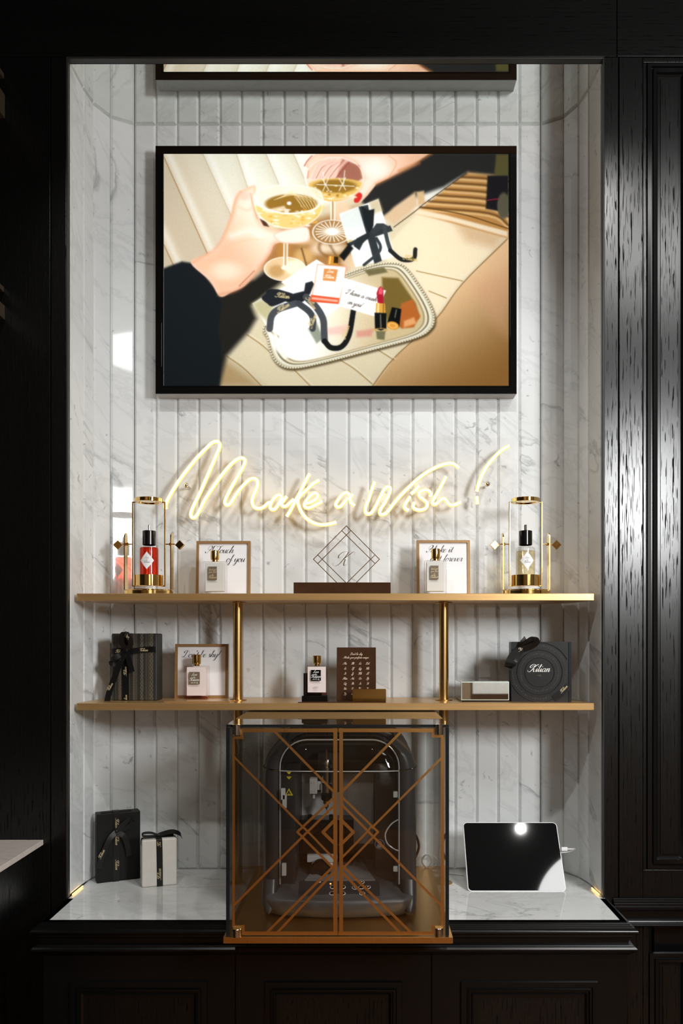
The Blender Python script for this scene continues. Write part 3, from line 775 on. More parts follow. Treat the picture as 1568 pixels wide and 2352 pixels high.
post(1019, Z2, Z1 - hs, 'brass post between the shelves, next to the mirrored box')
post(546, ZC, Z2 - hs, 'brass post under the lower shelf, behind the acrylic case near the gifts')
post(1019, ZC, Z2 - hs, 'brass post under the lower shelf, behind the acrylic case near the tablet')
# ------------------------------------------------------------------ neon sign on its clear panel
DN = 2.150
M_NEON = glow('warm_white_neon', (1.0, 0.88, 0.64), 6.0)
M_NEONHALO = glow('amber_neon_body_halo', (1.0, 0.62, 0.18), 1.7)  # amber emission on the tube body stands in for the halo
z1_ = lambda P: [(360 + a * .19133, 1000 + b * .19133) for a, b in P]
z2_ = lambda P: [(600 + a * .19133, 1060 + b * .19133) for a, b in P]
z3_ = lambda P: [(820 + a * .24235, 1010 + b * .24235) for a, b in P]
NEON = [
 z1_([(112,882),(106,845),(130,780),(190,670),(270,545),(370,410),(480,275),(590,160),(665,92),(718,75),(752,95),(756,140),(725,220),(660,370),(590,530),(520,690),(450,830),(412,925),(416,975),(445,990),(478,965),(520,890),(580,770),(680,620),(780,480),(890,350),(975,285),(1030,274),(1060,305),(1042,370),(980,480),(900,620),(840,735),(818,800),(832,832),(860,835),(900,795),(960,700),(1040,600),(1110,535),(1165,518),(1200,538),(1212,585),(1190,660),(1152,750),(1148,810),(1172,862),(1230,880),(1290,855),(1335,815),(1368,805)]),
 z2_([(250,450),(228,408),(190,412),(145,455),(108,525),(112,563),(140,580),(172,562),(212,505),(245,445)]),
 z2_([(305,420),(268,470),(243,510),(262,538),(300,535),(350,490),(390,455)]),
 z2_([(580,150),(520,260),(460,380),(400,490),(345,595),(305,660)]),
 z2_([(695,225),(620,270),(535,350),(462,420),(437,470),(452,540),(490,620),(550,690),(630,738),(710,760),(800,755),(900,730)]),
 z2_([(535,505),(600,488),(660,450),(678,412),(662,386),(630,382),(582,420),(535,478),(518,528),(540,556),(590,552),(660,518),(730,480)]),
 z2_([(1062,440),(1046,388),(1010,378),(962,408),(908,482),(893,522),(912,546),(945,542),(988,500),(1035,440)]),
 z2_([(1095,395),(1072,430),(1066,470),(1085,505),(1120,530)]),
 z3_([(165,400),(140,470),(107,570),(78,650),(82,692),(105,704),(138,690),(175,630),(220,540),(260,468),(293,448),(312,463),(303,510),(265,590),(227,650),(213,685),(222,706),(250,708),(290,680),(350,600),(430,510),(530,412),(640,322),(750,260),(840,230),(900,228),(940,250),(962,270)]),
 z3_([(500,540),(468,590),(447,630),(457,655),(485,670)]),
 z3_([(585,440),(550,480),(510,515)]),
 z3_([(690,540),(695,510),(670,482),(625,482),(588,507),(592,540),(630,570),(663,605),(650,648),(600,668),(550,658),(528,630),(540,595)]),
 z3_([(840,350),(800,430),(750,520),(717,580),(717,608),(740,613),(780,580),(818,557),(845,580),(870,613),(900,622),(940,610),(980,592)]),
 z3_([(1438,60),(1370,100),(1300,165),(1230,250),(1180,340),(1150,420),(1132,490)]),
 z3_([(1132,540),(1137,610)]),
]
sg = thing('neon_sign', "warm white neon script sign reading Make a wish! on a clear panel", 'sign', (X(775, DN), DN, Z(1112, DN)))
def loc_(o): return Vector((o.location.x, o.location.y, o.location.z - H))
L0 = loc_(sg)
pn = MB().bx(X(369, 2.163) - L0.x, X(1180, 2.163) - L0.x, 0.012, 0.017, Z(1221, 2.163) - L0.z, Z(1006, 2.163) - L0.z, 0.0006, 1)
obj('clear_panel', pn, M_CLEAR, sg)
for P in NEON:
    pts = [Vector((X(a, DN), DN, Z(b, DN))) - L0 for a, b in P]
    Q = catmull(pts, 5)
    body = obj('neon_tube', MB().tube(Q, 0.0052, 10), M_NEONHALO, sg)
    obj('lit_face', MB().tube([q + Vector((0, -0.0030, 0)) for q in Q], 0.0031, 10), M_NEON, body)
for px, py in ((427.5, 1114.5), (1119, 1111.5)):
    obj('standoff', MB().lathe([(0.0035, -0.045), (0.0035, 0.0), (0.0062, 0.0), (0.0066, 0.003), (0.005, 0.0055), (0.002, 0.007), (0.0004, 0.0074)], 24,
        (X(px, 2.155) - L0.x, 2.157 - L0.y, Z(py, 2.155) - L0.z), 'Y'), M_STEEL, sg)

# ------------------------------------------------------------------ gift-shop things standing on the shelves
def framed_card(px0, px1, py_top, D, zbase, lines, lab, tilt=4.0, bcol=None):
    wd = (px1 - px0) * D / F
    h = Z(py_top, D + 0.008) - zbase
    t = thing('framed_card', lab, 'frame', ((X(px0, D) + X(px1, D)) / 2, D, zbase), (math.radians(-tilt), 0, 0), 'framed cards with script lettering')
    b = 0.0068
    mb = MB()
    R = lambda i, y: [(-wd/2 + i, y, i), (wd/2 - i, y, i), (wd/2 - i, y, h - i), (-wd/2 + i, y, h - i)]
    mb.loops([R(b, 0.004), R(b, 0.0), R(0, 0.0), R(0, 0.016), R(b, 0.016)])
    obj('frame', mb, bcol or M_FRAME, t, smooth=False)
    obj('card', MB().bx(-wd/2 + b - 0.0005, wd/2 - b + 0.0005, 0.004, 0.012, b - 0.0005, h - b + 0.0005), M_WHITE, t, smooth=False)
    mt = MB()
    for s, size, u, v, al in lines:
        text(mt, s, size, -wd/2 + u * wd, h * v, 0.0036, al, pen=(0.06, 0.24))
    obj('lettering', mt, M_INK, t, smooth=False)
    return t

def perfume(px0, px1, py_top, py_cap, capx, D, zbase, glass, inner, lab, label, mat_label, ink, extra=None, depth=0.030, liquid=None):
    wd = (px1 - px0) * D / F
    xc = (X(px0, D) + X(px1, D)) / 2
    h = Z(py_top, D) - zbase
    t = thing('perfume_bottle', lab, 'bottle', (xc, D + depth / 2, zbase), group='square perfume bottles with gold caps')
    obj('glass_body', MB().box((0, 0, h / 2), (wd, depth, h), 0.0016, 2), glass, t)
    obj('inner_vessel', MB().box((0, 0.0005, h * 0.53), (wd * 0.80, depth * 0.72, h * 0.86), 0.0012, 2), inner, t)
    if liquid:
        obj('base_tint', MB().bx(-wd * 0.46, wd * 0.46, -depth * 0.42, depth * 0.42, 0.002, h * 0.085, 0.001), liquid, t)
    cw = (capx[1] - capx[0]) * D / F
    cc = (X(capx[0], D) + X(capx[1], D)) / 2 - xc
    zc = Z(py_cap, D) - zbase
    obj('neck', MB().cyl((cc, 0, h - 0.0005), cw * 0.36, 0.005, seg=24), M_GOLD, t)
    r = cw / 2
    obj('cap', MB().lathe([(r * 0.9, h + 0.004), (r * 0.93, h + 0.0045), (r, h + 0.009), (r, zc - 0.0015), (r - 0.0012, zc), (0.001, zc + 0.0002)], 36, (cc, 0, 0)), M_GOLD, t)
    lx0, lx1, lz0, lz1, rows = label
    lb = obj('label', MB().bx(lx0 * wd - wd / 2, lx1 * wd - wd / 2, -depth / 2 - 0.0006, -depth / 2 + 0.0002, h * lz0, h * lz1), mat_label, t, smooth=False)
    lw, lh = (lx1 - lx0) * wd, (lz1 - lz0) * h
    mt = MB()
    for s, size, v in rows:
        text(mt, s, size * lw, (lx0 + lx1) / 2 * wd - wd / 2, h * lz0 + v * lh, -depth / 2 - 0.0009, 'c', pen=(0.10, 0.30), n=3)
    obj('print', mt, ink, lb, smooth=False)
    if extra:
        mt = MB()
        text(mt, extra, 0.0028, -0.001, h * 0.25, -depth / 2 - 0.0005, 'c', face=BLOCK, pen=(0.05, 0.20), slant=0.1)
        obj('engraving', mt, plain('pink_engraving', (0.52, 0.36, 0.36), 0.5), t, smooth=False)
    return t

M_MILK = plain('milky_white_vessel', (0.74, 0.73, 0.69), 0.3, var=0.02)
M_BLUSH = plain('pale_pink_vessel', (0.84, 0.80, 0.79), 0.3, var=0.02)
M_PINKLIQ = pane('pink_liquid', (0.93, 0.55, 0.47))
# upper shelf
framed_card(449, 573.5, 1242, 2.115, Z1, [('A Touch', 0.0088, 0.20, 0.785, 'l'), ('of you', 0.0088, 0.545, 0.625, 'l')],
            'small gold-framed white card whose script reads A Touch of you')
framed_card(957, 1080, 1240, 2.115, Z1, [('Make it', 0.0086, 0.215, 0.785, 'l'), ('last forever', 0.0086, 0.24, 0.625, 'l')],
            'small gold-framed white card whose script reads Make it last forever')
GG = (0.25, 0.62, 0.44, 0.84, [('Good girl', 0.10, 0.72), ('gone Bad', 0.10, 0.54), ('by', 0.09, 0.36), ('Kilian', 0.155, 0.12)])
perfume(465, 518, 1289, 1263, (481, 501), 2.035, Z1, M_GLASS, M_MILK, 'milk-white perfume bottle in front of the A Touch of you card', GG, M_BROWNLBL, M_GOLDINK)
perfume(975, 1026, 1286.5, 1259, (991, 1012), 2.035, Z1, M_GLASS, M_MILK, 'milk-white perfume bottle in front of the Make it last forever card', GG, M_BROWNLBL, M_GOLDINK)

# gold rotating stands with refill bottles
def bottle_stand(px, lab, nm='bottle_stand'):
    D = 2.080
    s = D / F
    t = thing(nm, lab, 'stand', (X(px, D), D, Z1), group='gold swivel bottle stands')
    zz = lambda py: Z(py, D) - Z1
    obj('base_disc', MB().lathe([(0.058, 0), (0.0605, 0.001), (0.0605, 0.011), (0.058, 0.0125), (0.0565, 0.0125), (0.0565, 0.014), (0.001, 0.014)], 48), M_GOLD, t)
    for sx in (-1, 1):
        arm = MB()
        x = sx * 0.0578
        prof = [(-0.013, 0.014), (0.013, 0.014), (0.013, zz(1235)), (0.0105, zz(1229)), (0.006, zz(1225.5)), (0, zz(1224)), (-0.006, zz(1225.5)), (-0.0105, zz(1229)), (-0.013, zz(1235))]
        arm.prism(prof, lambda a, b, h: (x + h, a, b), -0.0014, 0.0014)
        obj('side_arm', arm, M_GOLD, t, smooth=False)
        za = zz(1250)
        ax = MB().cyl((sx * 0.041 if sx > 0 else -0.066, 0, za), 0.0016, 0.025, 'X', 12)
        ax.cyl((sx * 0.0535 - 0.0022, 0, za), 0.0042, 0.0045, 'X', 20, 0.0006)
        obj('axle', ax, M_GOLD, t)
        kb = MB()
        hd = 0.0122
        tw = 0.18 * sx
        fn = lambda a, b, h: (sx * 0.078 + a * math.cos(tw) + h * math.sin(tw), -a * math.sin(tw) * 1.0 + h * math.cos(tw), za - 0.002 + b)
        kb.prism([(0, hd), (-hd, 0), (0, -hd), (hd, 0)], fn, -0.0032, 0.0032)
        bmesh.ops.bevel(kb.bm, geom=list(kb.bm.edges), offset=0.0006, segments=1, affect='EDGES')
        k = obj('knob', kb, M_GOLD, t, smooth=False)
        mt = MB()
        text(mt, 'K', 0.0042, 0, -0.004, 0, 'c', pen=(0.10, 0.25), fn=lambda a, b: fn(a - 0.0008, b, -0.0035))
        obj('monogram', mt, M_COPPER, k, smooth=False)
    fr = MB()
    xi = 0.0405
    for sx in (-1, 1):
        fr.box((sx * xi, 0, (zz(1347) + zz(1153)) / 2), (0.0034, 0.0045, zz(1153) - zz(1347)), 0.0008)
        fr.box((sx * (xi - 0.003), 0, zz(1154)), (0.008, 0.003, 0.0034), 0.0006)
        fr.box((sx * (xi - 0.003), 0, zz(1346)), (0.008, 0.003, 0.0034), 0.0006)
    obj('swivel_frame', fr, M_GOLD, t)
    zr0, zr1 = zz(1154.5), zz(1145.5)
    obj('top_ring', MB().lathe([(0.0255, zr0), (0.0345, zr0), (0.0352, zr0 + 0.0008), (0.0352, zr1 - 0.0008), (0.0345, zr1), (0.001, zr1), ], 48, cap=False)
        .lathe([(0.0255, zr0), (0.0255, zr0 + 0.002), (0.001, zr0 + 0.002)], 48, cap=False), M_GOLD, t)
    zc0, zc1 = zz(1347), zz(1321.5)
    obj('cup', MB().lathe([(0.001, zc0), (0.0345, zc0), (0.0355, zc0 + 0.001), (0.0355, zc1), (0.0335, zc1), (0.0335, zc0 + 0.004), (0.001, zc0 + 0.004)], 48, cap=False), M_GOLD, t)
    return t, zc0 + 0.004, D
def refill(stand, zc, D, px, liq, level, lab):
    zl = Z(0, D)
    t = thing('refill_bottle', lab, 'bottle', (X(px, D), D, Z1 + zc), group='round refill bottles in the gold stands')
    b = lambda py: Z(py, D) - Z1 - zc
    r = 0.0238
    obj('glass_body', MB().lathe([(0.001, 0.0002), (r - 0.002, 0.0002), (r, 0.003), (r, b(1264)), (r - 0.001, b(1260)), (r - 0.004, b(1257.5)), (0.011, b(1256)), (0.010, b(1252.5))], 48, cap=False), M_GLASS, t)
    ri = r - 0.0014
    obj('liquid', MB().lathe([(0.001, 0.004), (ri - 0.001, 0.004), (ri, 0.006), (ri, b(level) - 0.0008), (ri - 0.0005, b(level)), (0.001, b(level))], 48, cap=False), liq, t)
    rc = 0.0166
    cap_ = obj('cap', MB().lathe([(rc - 0.001, b(1252.5)), (rc, b(1251.5)), (rc, b(1220.5)), (rc - 0.001, b(1219.5)), (0.001, b(1219.3))], 40, cap=False), M_GLOSSBLK, t)
    obj('nozzle', MB().lathe([(0.0032, b(1219.5)), (0.0032, b(1206.5)), (0.0027, b(1205.5)), (0.0003, b(1205.3))], 20, cap=False), M_STEEL if liq is M_RED else M_GLOSSBLK, cap_)
    hw, hh, zc2_ = 0.0183, 0.0218, b(1289)
    lb = MB()
    def on(a, z, e=0.0004):
        an = a / (r + e)
        return ((r + e) * math.sin(an), -(r + e) * math.cos(an), z)
    n = 12
    cols = []
    for k in range(n + 1):
        a = -hw + 2 * hw * k / n
        q = hh * (1 - abs(a) / hw)
        cols.append([on(a, zc2_ - q), on(a, zc2_ + q)])
    V = [[lb.bm.verts.new(p) for p in c] for c in cols]
    for a, c in zip(V, V[1:]):
        try: lb.bm.faces.new((a[0], c[0], c[1], a[1]))
        except ValueError: pass
    bmesh.ops.remove_doubles(lb.bm, verts=lb.bm.verts, dist=1e-6)
    l_ = obj('label', lb, M_WHITE, t)
    mt = MB()
    for s_, sz, v in (('Love', 0.0024, 0.005), ('by', 0.0016, 0.0005), ('Kilian', 0.0026, -0.006)):
        text(mt, s_, sz, 0, zc2_ + v, 0, 'c', pen=(0.10, 0.28), n=3, fn=lambda a, z: on(a, z, 0.0008))
    obj('print', mt, M_GREYINK, l_, smooth=False)
    return t
st, zc_, D_ = bottle_stand(341.7, 'gold swivel bottle stand holding the red perfume')
refill(st, zc_, D_, 342.5, M_RED, 1258.5, 'round bottle of red perfume with a steel nozzle in the gold stand')
dup(st, (X(1206.5, 2.08), 2.08, Z1), 'gold swivel bottle stand holding the pale yellow perfume')
refill(st, zc_, D_, 1206.5, M_YELLOW, 1266, 'round bottle of pale yellow perfume with a black cap in the gold stand')

# diamond monogram plaque
Dm = 2.075
mz = lambda py: Z(py, Dm) - Z1
mo = thing('monogram_plaque', 'clear plaque with a bronze diamond outline and script letter K', 'plaque', (X(795, Dm), Dm, Z1))
mx = lambda px: X(px, Dm) - X(795, Dm)
obj('foot_plate', MB().bx(mx(635), mx(926), -0.055, 0.02, 0, 0.002, 0.0005), M_BROWNAC, mo)
obj('base_block', MB().bx(mx(675.5), mx(896), -0.022, 0.014, 0.002, mz(1339), 0.0008), M_BROWNAC, mo)
zb = mz(1339)
dia = [(mx(795), mz(1207.5)), (mx(719), mz(1284.7)), (mx(773), zb), (mx(817.5), zb), (mx(871.5), mz(1284.7))]
pl_ = obj('clear_diamond', MB().prism(dia, lambda a, b, h: (a, h, b), -0.002, 0.002), M_CLEAR, mo, smooth=False)
ln = MB()
def bar(mb, p, q, wd, y0, y1, ext=0.0):
    p, q = Vector(p), Vector(q)
    d = (q - p).normalized()
    n = Vector((-d.y, d.x)) * wd / 2
    p = p - d * ext; q = q + d * ext
    c = [p - n, p + n, q + n, q - n]
    mb.prism([(v.x, v.y) for v in c], lambda a, b, h: (a, h, b), y0, y1)
mc = lambda a, b: (mx(600 + a * .3189), mz(1190 + b * .3189))
for p, q in (((612,57),(375,297)),((375,297),(545,467)),((612,57),(850,297)),((850,297),(682,467)),((580,92),(817,327)),((643,92),(408,327)),((407,266),(610,467)),((818,266),(616,467))):
    bar(ln, mc(*p), mc(*q), 0.0019, -0.0026 - 0.00001 * len(ln.bm.verts), -0.0021, 0.0008)
obj('bronze_lines', ln, M_COPPER, mo, smooth=False)
mt = MB()
text(mt, 'K', 0.0165, mx(785), mz(1300), -0.0024, 'c', pen=(0.03, 0.15), n=10, slant=0.5)
obj('letter', mt, M_COPPER, mo, smooth=False)

# lower shelf: trays, cards, bottles
tr = tag(obj('tray', MB().bx(X(380, 2.02), X(529, 2.02), 2.005, 2.165, 0, 0.003, 0.0006), M_BRASS, None, (0, 0, Z2)), "thin brass tray under the Don't be shy card and its pink bottle", 'tray')
ZTR = Z2 + 0.003
framed_card(400.5, 523, 1479, 2.118, ZTR, [("Don't be shy!", 0.0083, 0.13, 0.755, 'l')], "small gold-framed white card whose script reads Don't be shy!", 3.0)
LV = (0.225, 0.665, 0.45, 0.82, [('Love', 0.125, 0.70), ('by', 0.09, 0.50), ('Kilian', 0.15, 0.27), ("don't be shy", 0.065, 0.08)])
perfume(422, 477, 1529.5, 1503.5, (438.5, 459), 2.075, ZTR, M_PINKGL, M_BLUSH, "pale pink perfume bottle in front of the Don't be shy! card", LV, M_BROWNLBL, M_WHITEINK, liquid=M_PINKLIQ)

tr2 = tag(obj('tray', MB().bx(X(684, 2.0), X(886, 2.0), 1.997, 2.15, 0, 0.002, 0.0005), M_BROWNAC, None, (0, 0, Z2)), 'thin dark brown tray under the alphabet plaque and engraved bottle', 'tray')
ZT2 = Z2 + 0.002
bs = thing('bottle_holder', 'black holder with a back plate under the engraved pink bottle', 'holder', (X(722.5, 2.03), 2.05, ZT2))
hwid = X(752.5, 2.03) - X(693, 2.03)
obj('foot', MB().bx(-hwid / 2, hwid / 2, -0.022, 0.022, 0, 0.0125, 0.0008), M_GLOSSBLK, bs)
obj('back_plate', MB().bx(-hwid / 2 + 0.0015, hwid / 2 - 0.016, 0.0185, 0.022, 0.0125, Z(1546, 2.07) - ZT2, 0.0005), M_GLOSSBLK, bs)
LV2 = (0.26, 0.69, 0.50, 0.86, [('Love', 0.14, 0.72), ('by', 0.09, 0.52), ('Kilian', 0.16, 0.28), ("don't be shy", 0.07, 0.10)])
perfume(700.5, 752.8, 1529, 1506, (717, 737), 2.035, ZT2 + 0.0125, M_PINKGL, M_BLUSH, 'pink perfume bottle with a black label standing on a black holder', LV2, M_GLOSSBLK, M_WHITEINK, 'GREEK', liquid=M_PINKLIQ)

ap = thing('alphabet_plaque', 'dark brown acrylic plaque listing the script alphabet in pairs', 'plaque', (X(818, 2.055), 2.055, ZT2), (math.radians(-5), 0, 0))
aw = X(863.5, 2.055) - X(773, 2.055)
ah = Z(1486.5, 2.06) - ZT2
M_PINKPRINT = plain('pale_gold_print', (0.80, 0.62, 0.48), 0.4)
obj('slab', MB().bx(-aw / 2, aw / 2, 0, 0.005, 0, ah, 0.0008), M_BROWNAC, ap)
mt = MB()
text(mt, "Don't be shy", 0.0028, 0, ah * 0.855, -0.0004, 'c', pen=(0.10, 0.26), n=3)
text(mt, 'Make your perfume unique', 0.0026, 0, ah * 0.79, -0.0004, 'c', pen=(0.10, 0.26), n=3)
for k in range(26):
    r_, c_ = divmod(k, 4)
    ch = chr(65 + k)
    text(mt, ch + ch.lower(), 0.0027, (c_ - 1.5) * aw * 0.19, ah * (0.675 - r_ * 0.095), -0.0004, 'c', pen=(0.12, 0.30), n=3)
obj('lettering', mt, M_PINKPRINT, ap, smooth=False)

gb = obj('gold_block', MB().bx(0, X(886.5, 2.01) - X(809, 2.01), 0, 0.016, 0, Z(1582.5, 2.01) - ZT2, 0.0008), M_GOLD, None, (X(809, 2.01), 2.012, ZT2))
tag(gb, 'small polished gold block leaning against the alphabet plaque', 'block')

mbx = thing('mirrored_box', 'low mirrored glass box with pale green edges beside the black ribbon box', 'box', (X(1114, 2.02), 2.02, Z2))
bw = X(1169, 2.02) - X(1058.7, 2.02)
bh = Z(1565.4, 2.02) - Z2
obj('foot', MB().bx(-bw / 2 + 0.002, bw / 2 - 0.002, 0.002, 0.128, 0, 0.004), M_GLOSSBLK, mbx, smooth=False)
M_GLEDGE = plain('pale_green_glass_edge', (0.55, 0.62, 0.56), 0.08, spec=0.8)
obj('body', MB().bx(-bw / 2, bw / 2, 0, 0.13, 0.004, bh, 0.0015), M_GLEDGE, mbx)
for nm, b in (('front_mirror', (-bw / 2 + 0.0022, bw / 2 - 0.0022, -0.0008, 0.001, 0.0065, bh - 0.0025)),
              ('side_mirror', (-bw / 2 - 0.0008, -bw / 2 + 0.001, 0.0022, 0.1278, 0.0065, bh - 0.0025)),
              ('top_mirror', (-bw / 2 + 0.0022, bw / 2 - 0.0022, 0.0022, 0.1278, bh - 0.001, bh + 0.0008))):
    obj(nm, MB().bx(*b), M_MIRROR, mbx, smooth=False)
# ------------------------------------------------------------------ gift boxes
class Multi:
    """stands in for one mesh but gives every band, loop, knot or word an object of its own"""
    def __init__(self, name, mat, parent):
        self.a = (name, mat, parent); self.first = None
    def _o(self, mb, name=None, **kw):
        o = obj(name or self.a[0], mb, self.a[1], self.a[2], **kw)
        self.first = self.first or o
        return o
    def ribbon(self, *p, **k):
        return self._o(MB().ribbon(*p, **k), k.pop('nm', None)) if 'nm' not in k else self._o(MB().ribbon(*p, **{q: v for q, v in k.items() if q != 'nm'}), k['nm'])
    def box(self, *p):
        return self._o(MB().box(*p), 'bow_knot')
    def word(self, *p, **k):
        return self._o(text(MB(), *p, **k), smooth=False)

# patterned dark box on the lower shelf
Dg = 2.065
M_LACE = None
def lace():
    t = NT('dark_lace_wrapping')
    v = t.coords()
    sx = t.n('ShaderNodeSeparateXYZ'); t.l(v, sx.inputs[0])
    x, z = sx.outputs[0], sx.outputs[2]
    base = (0.020, 0.019, 0.016, 1)
    gold = (0.135, 0.115, 0.080, 1)
    def band(c, hw):
        d = t.math('ABSOLUTE', t.math('SUBTRACT', x, c))
        return t.math('LESS_THAN', d, hw)
    acc = None
    for c in (-0.054, -0.046, -0.040, -0.0345, -0.0135, -0.0115, 0.003, 0.005, 0.0075, 0.030, 0.0325, 0.0365, 0.0385):
        b = band(c, 0.0004)
        acc = b if acc is None else t.math('MAXIMUM', acc, b)
    for c, hw, fz in ((-0.0355, 0.0035, 420.0), (0.020, 0.0046, 330.0), (0.0445, 0.0050, 300.0), (-0.0005, 0.0024, 500.0)):
        s1 = t.math('SINE', t.math('MULTIPLY', z, fz))
        off = t.math('ADD', c, t.math('MULTIPLY', s1, hw * 0.55))
        d1 = t.math('LESS_THAN', t.math('ABSOLUTE', t.math('SUBTRACT', x, off)), hw * 0.24)
        off2 = t.math('SUBTRACT', c, t.math('MULTIPLY', s1, hw * 0.55))
        d2 = t.math('LESS_THAN', t.math('ABSOLUTE', t.math('SUBTRACT', x, off2)), hw * 0.24)
        vn = t.noise(v, 620, 2)
        fl = t.math('MULTIPLY', t.math('GREATER_THAN', vn, 0.56), band(c, hw))
        for q in (d1, d2, t.math('MULTIPLY', fl, 0.6)):
            acc = t.math('MAXIMUM', acc, q)
    c = t.mix(t.math('MULTIPLY', acc, 0.8), base, gold)
    t.bsdf(Base_Color=c, Roughness=0.5)
    return t.m
M_LACE = lace()
gxc = (X(254, Dg) + X(360.5, Dg)) / 2
gw = X(360.5, Dg) - X(254, Dg)
gh = Z(1455, Dg) - Z2
g1 = thing('gift_box', 'dark lace-patterned gift box tied with a black ribbon on the lower shelf', 'gift box', (gxc, Dg, Z2), (0, 0, math.radians(-3)), 'ribbon-tied gift boxes')
obj('box', MB().box((0, 0.026, gh / 2), (gw, 0.05, gh), 0.0035, 3), M_LACE, g1)
Xg = lambda px: X(px, Dg) - gxc
Zg = lambda py: Z(py, Dg) - Z2
rb = Multi('ribbon', M_RIBBON, g1)
rb.ribbon([(Xg(288.5), -0.0005, 0.001), (Xg(288), -0.0007, gh * 0.5), (Xg(288), -0.0005, gh - 0.003), (Xg(288), 0.004, gh + 0.0005), (Xg(288), 0.03, gh + 0.0007)], 0.0165, (1, 0, 0))
rb.ribbon([(Xg(254.5), 0.005, Zg(1496)), (Xg(257), -0.0008, Zg(1496)), (Xg(285), -0.0015, Zg(1494)), (Xg(305), -0.0030, Zg(1495)), (Xg(330), -0.0009, Zg(1492)), (Xg(358), -0.0008, Zg(1491)), (Xg(361), 0.006, Zg(1491))], 0.0135, (0, 0, 1))
r1 = rb.first
bw_ = Multi('bow_loop', M_RIBBON, g1)
kx, kz = Xg(291), Zg(1494)
bw_.box((kx, -0.006, kz), (0.008, 0.007, 0.009), 0.0025, 2)
bw_.ribbon([(kx, -0.006, kz), (Xg(283), -0.016, Zg(1474)), (Xg(289), -0.020, Zg(1456)), (Xg(300), -0.016, Zg(1462)), (Xg(303), -0.010, Zg(1480)), (kx, -0.007, kz)], 0.013, [(1, .3, 0)] * 6)
bw_.ribbon([(kx, -0.006, kz), (Xg(277), -0.016, Zg(1506)), (Xg(262), -0.020, Zg(1516)), (Xg(263), -0.014, Zg(1525)), (Xg(276), -0.010, Zg(1516)), (kx, -0.007, kz)], 0.013, [(.5, .2, .8)] * 6)
bw_.ribbon([(kx, -0.006, kz), (Xg(279), -0.012, Zg(1522)), (Xg(265), -0.014, Zg(1560)), (Xg(255), -0.018, Zg(1592)), (Xg(251), -0.020, Zg(1612))], 0.0145, (1, 0, -.25))
bw_.ribbon([(kx + 0.001, -0.006, kz), (Xg(299), -0.010, Zg(1515)), (Xg(304), -0.009, Zg(1535)), (Xg(306), -0.010, Zg(1543))], 0.0135, (1, 0, .2))
mt = Multi('ribbon_print', M_GOLDINK, r1)
for s_, px, py, ang, y in (('Kilian', 331, 1493.5, 0.0, -0.0018), ('Kil', 271, 1496.5, 0.05, -0.0022), ('Kilian', 288.5, 1541, math.pi / 2, -0.0016), ('Kilian', 258, 1577, 1.05, -0.0175), ('lian', 289.5, 1602, math.pi / 2, -0.0016), ('K', 300, 1464, 1.1, -0.0195)):
    c_ = math.cos(ang); sN = math.sin(ang)
    mt.word(s_, 0.0036, Xg(px) + 0.0025 * sN, Zg(py) - 0.0025 * c_, 0, 'c', ang, pen=(0.09, 0.26), n=4, fn=lambda a, b, y=y: (a, y, b))

# black square box with embossed rings
Db = 2.030
bx0, bx1 = X(1173.5, Db), X(1312, Db - 0.012)
k1 = thing('ribbon_box', 'square black box with embossed rings and white script on the lower shelf', 'gift box', (bx0, Db, Z2), (0, 0, math.radians(-5)), 'ribbon-tied gift boxes')
kw_ = (bx1 - bx0) / math.cos(math.radians(5))
kh = Z(1474.5, Db) - Z2
M_BOXBLK = plain('black_embossed_leather_paper', (0.008, 0.008, 0.0085), 0.42, spec=0.4, bump=0.25, vs_=60)
obj('box', MB().bx(0, kw_ - 0.009, 0.002, 0.062, 0.0, kh, 0.0008), M_BOXBLK, k1)
obj('spine', MB().bx(kw_ - 0.0085, kw_, -0.0005, 0.064, 0.0, kh + 0.0006, 0.001), M_SATBLK, k1)
obj('cover', MB().bx(0, kw_ - 0.0085, -0.0012, 0.002, 0.0, kh + 0.0005, 0.0006), M_BOXBLK, k1)
cxk, czk = kw_ * 0.47, kh * 0.495
kr = lambda px: px * Db / F
er = MB()
for r_, wd_ in ((33, 0.0009), (51, 0.0009), (68, 0.0011)):
    R = kr(r_)
    pts = [(cxk + R * math.cos(a), -0.0013, czk + R * math.sin(a)) for a in [2 * math.pi * i / 72 for i in range(73)]]
    if r_ > 60: pts = [p for p in pts if p[0] < kw_ - 0.01 and p[0] > 0.001]
    n_ = len(pts)
    if r_ > 60:
        segs, cur = [], []
        for i in range(73):
            a = 2 * math.pi * i / 72
            p = (cxk + R * math.cos(a), -0.0013, czk + R * math.sin(a))
            if 0.001 < p[0] < kw_ - 0.01 and 0.001 < p[2] < kh - 0.001: cur.append(p)
            elif cur: segs.append(cur); cur = []
        if cur: segs.append(cur)
    else: segs = [pts]
    for q in segs:
        if len(q) > 2: er.tube(q, wd_, 6)
obj('embossed_ring', er, M_SATBLK, k1)
dots = MB()
for R, n_ in ((0.0445, 52), (0.0635, 64)):
    for i in range(n_):
        a = 2 * math.pi * i / n_ + 0.05
        x_, z_ = cxk + R * math.cos(a), czk + R * math.sin(a)
        if 0.003 < x_ < kw_ - 0.013 and 0.003 < z_ < kh - 0.003:
            text(dots, random.Random(i).choice('smaoevxg'), 0.0030, x_, z_, 0, 'c', a - math.pi / 2, pen=(0.12, 0.26), n=2, fn=lambda p, q: (p, -0.00145, q))
M_EMB = plain('embossed_grey', (0.045, 0.045, 0.046), 0.4)
obj('embossed_pattern', dots, M_EMB, k1, smooth=False)
mt = MB()
text(mt, 'Kilian', 0.0085, cxk, czk + 0.001, 0, 'c', pen=(0.075, 0.24), n=6, fn=lambda p, q: (p, -0.0019, q))
obj('script', mt, M_WHITEINK, k1, smooth=False)
mt = MB()
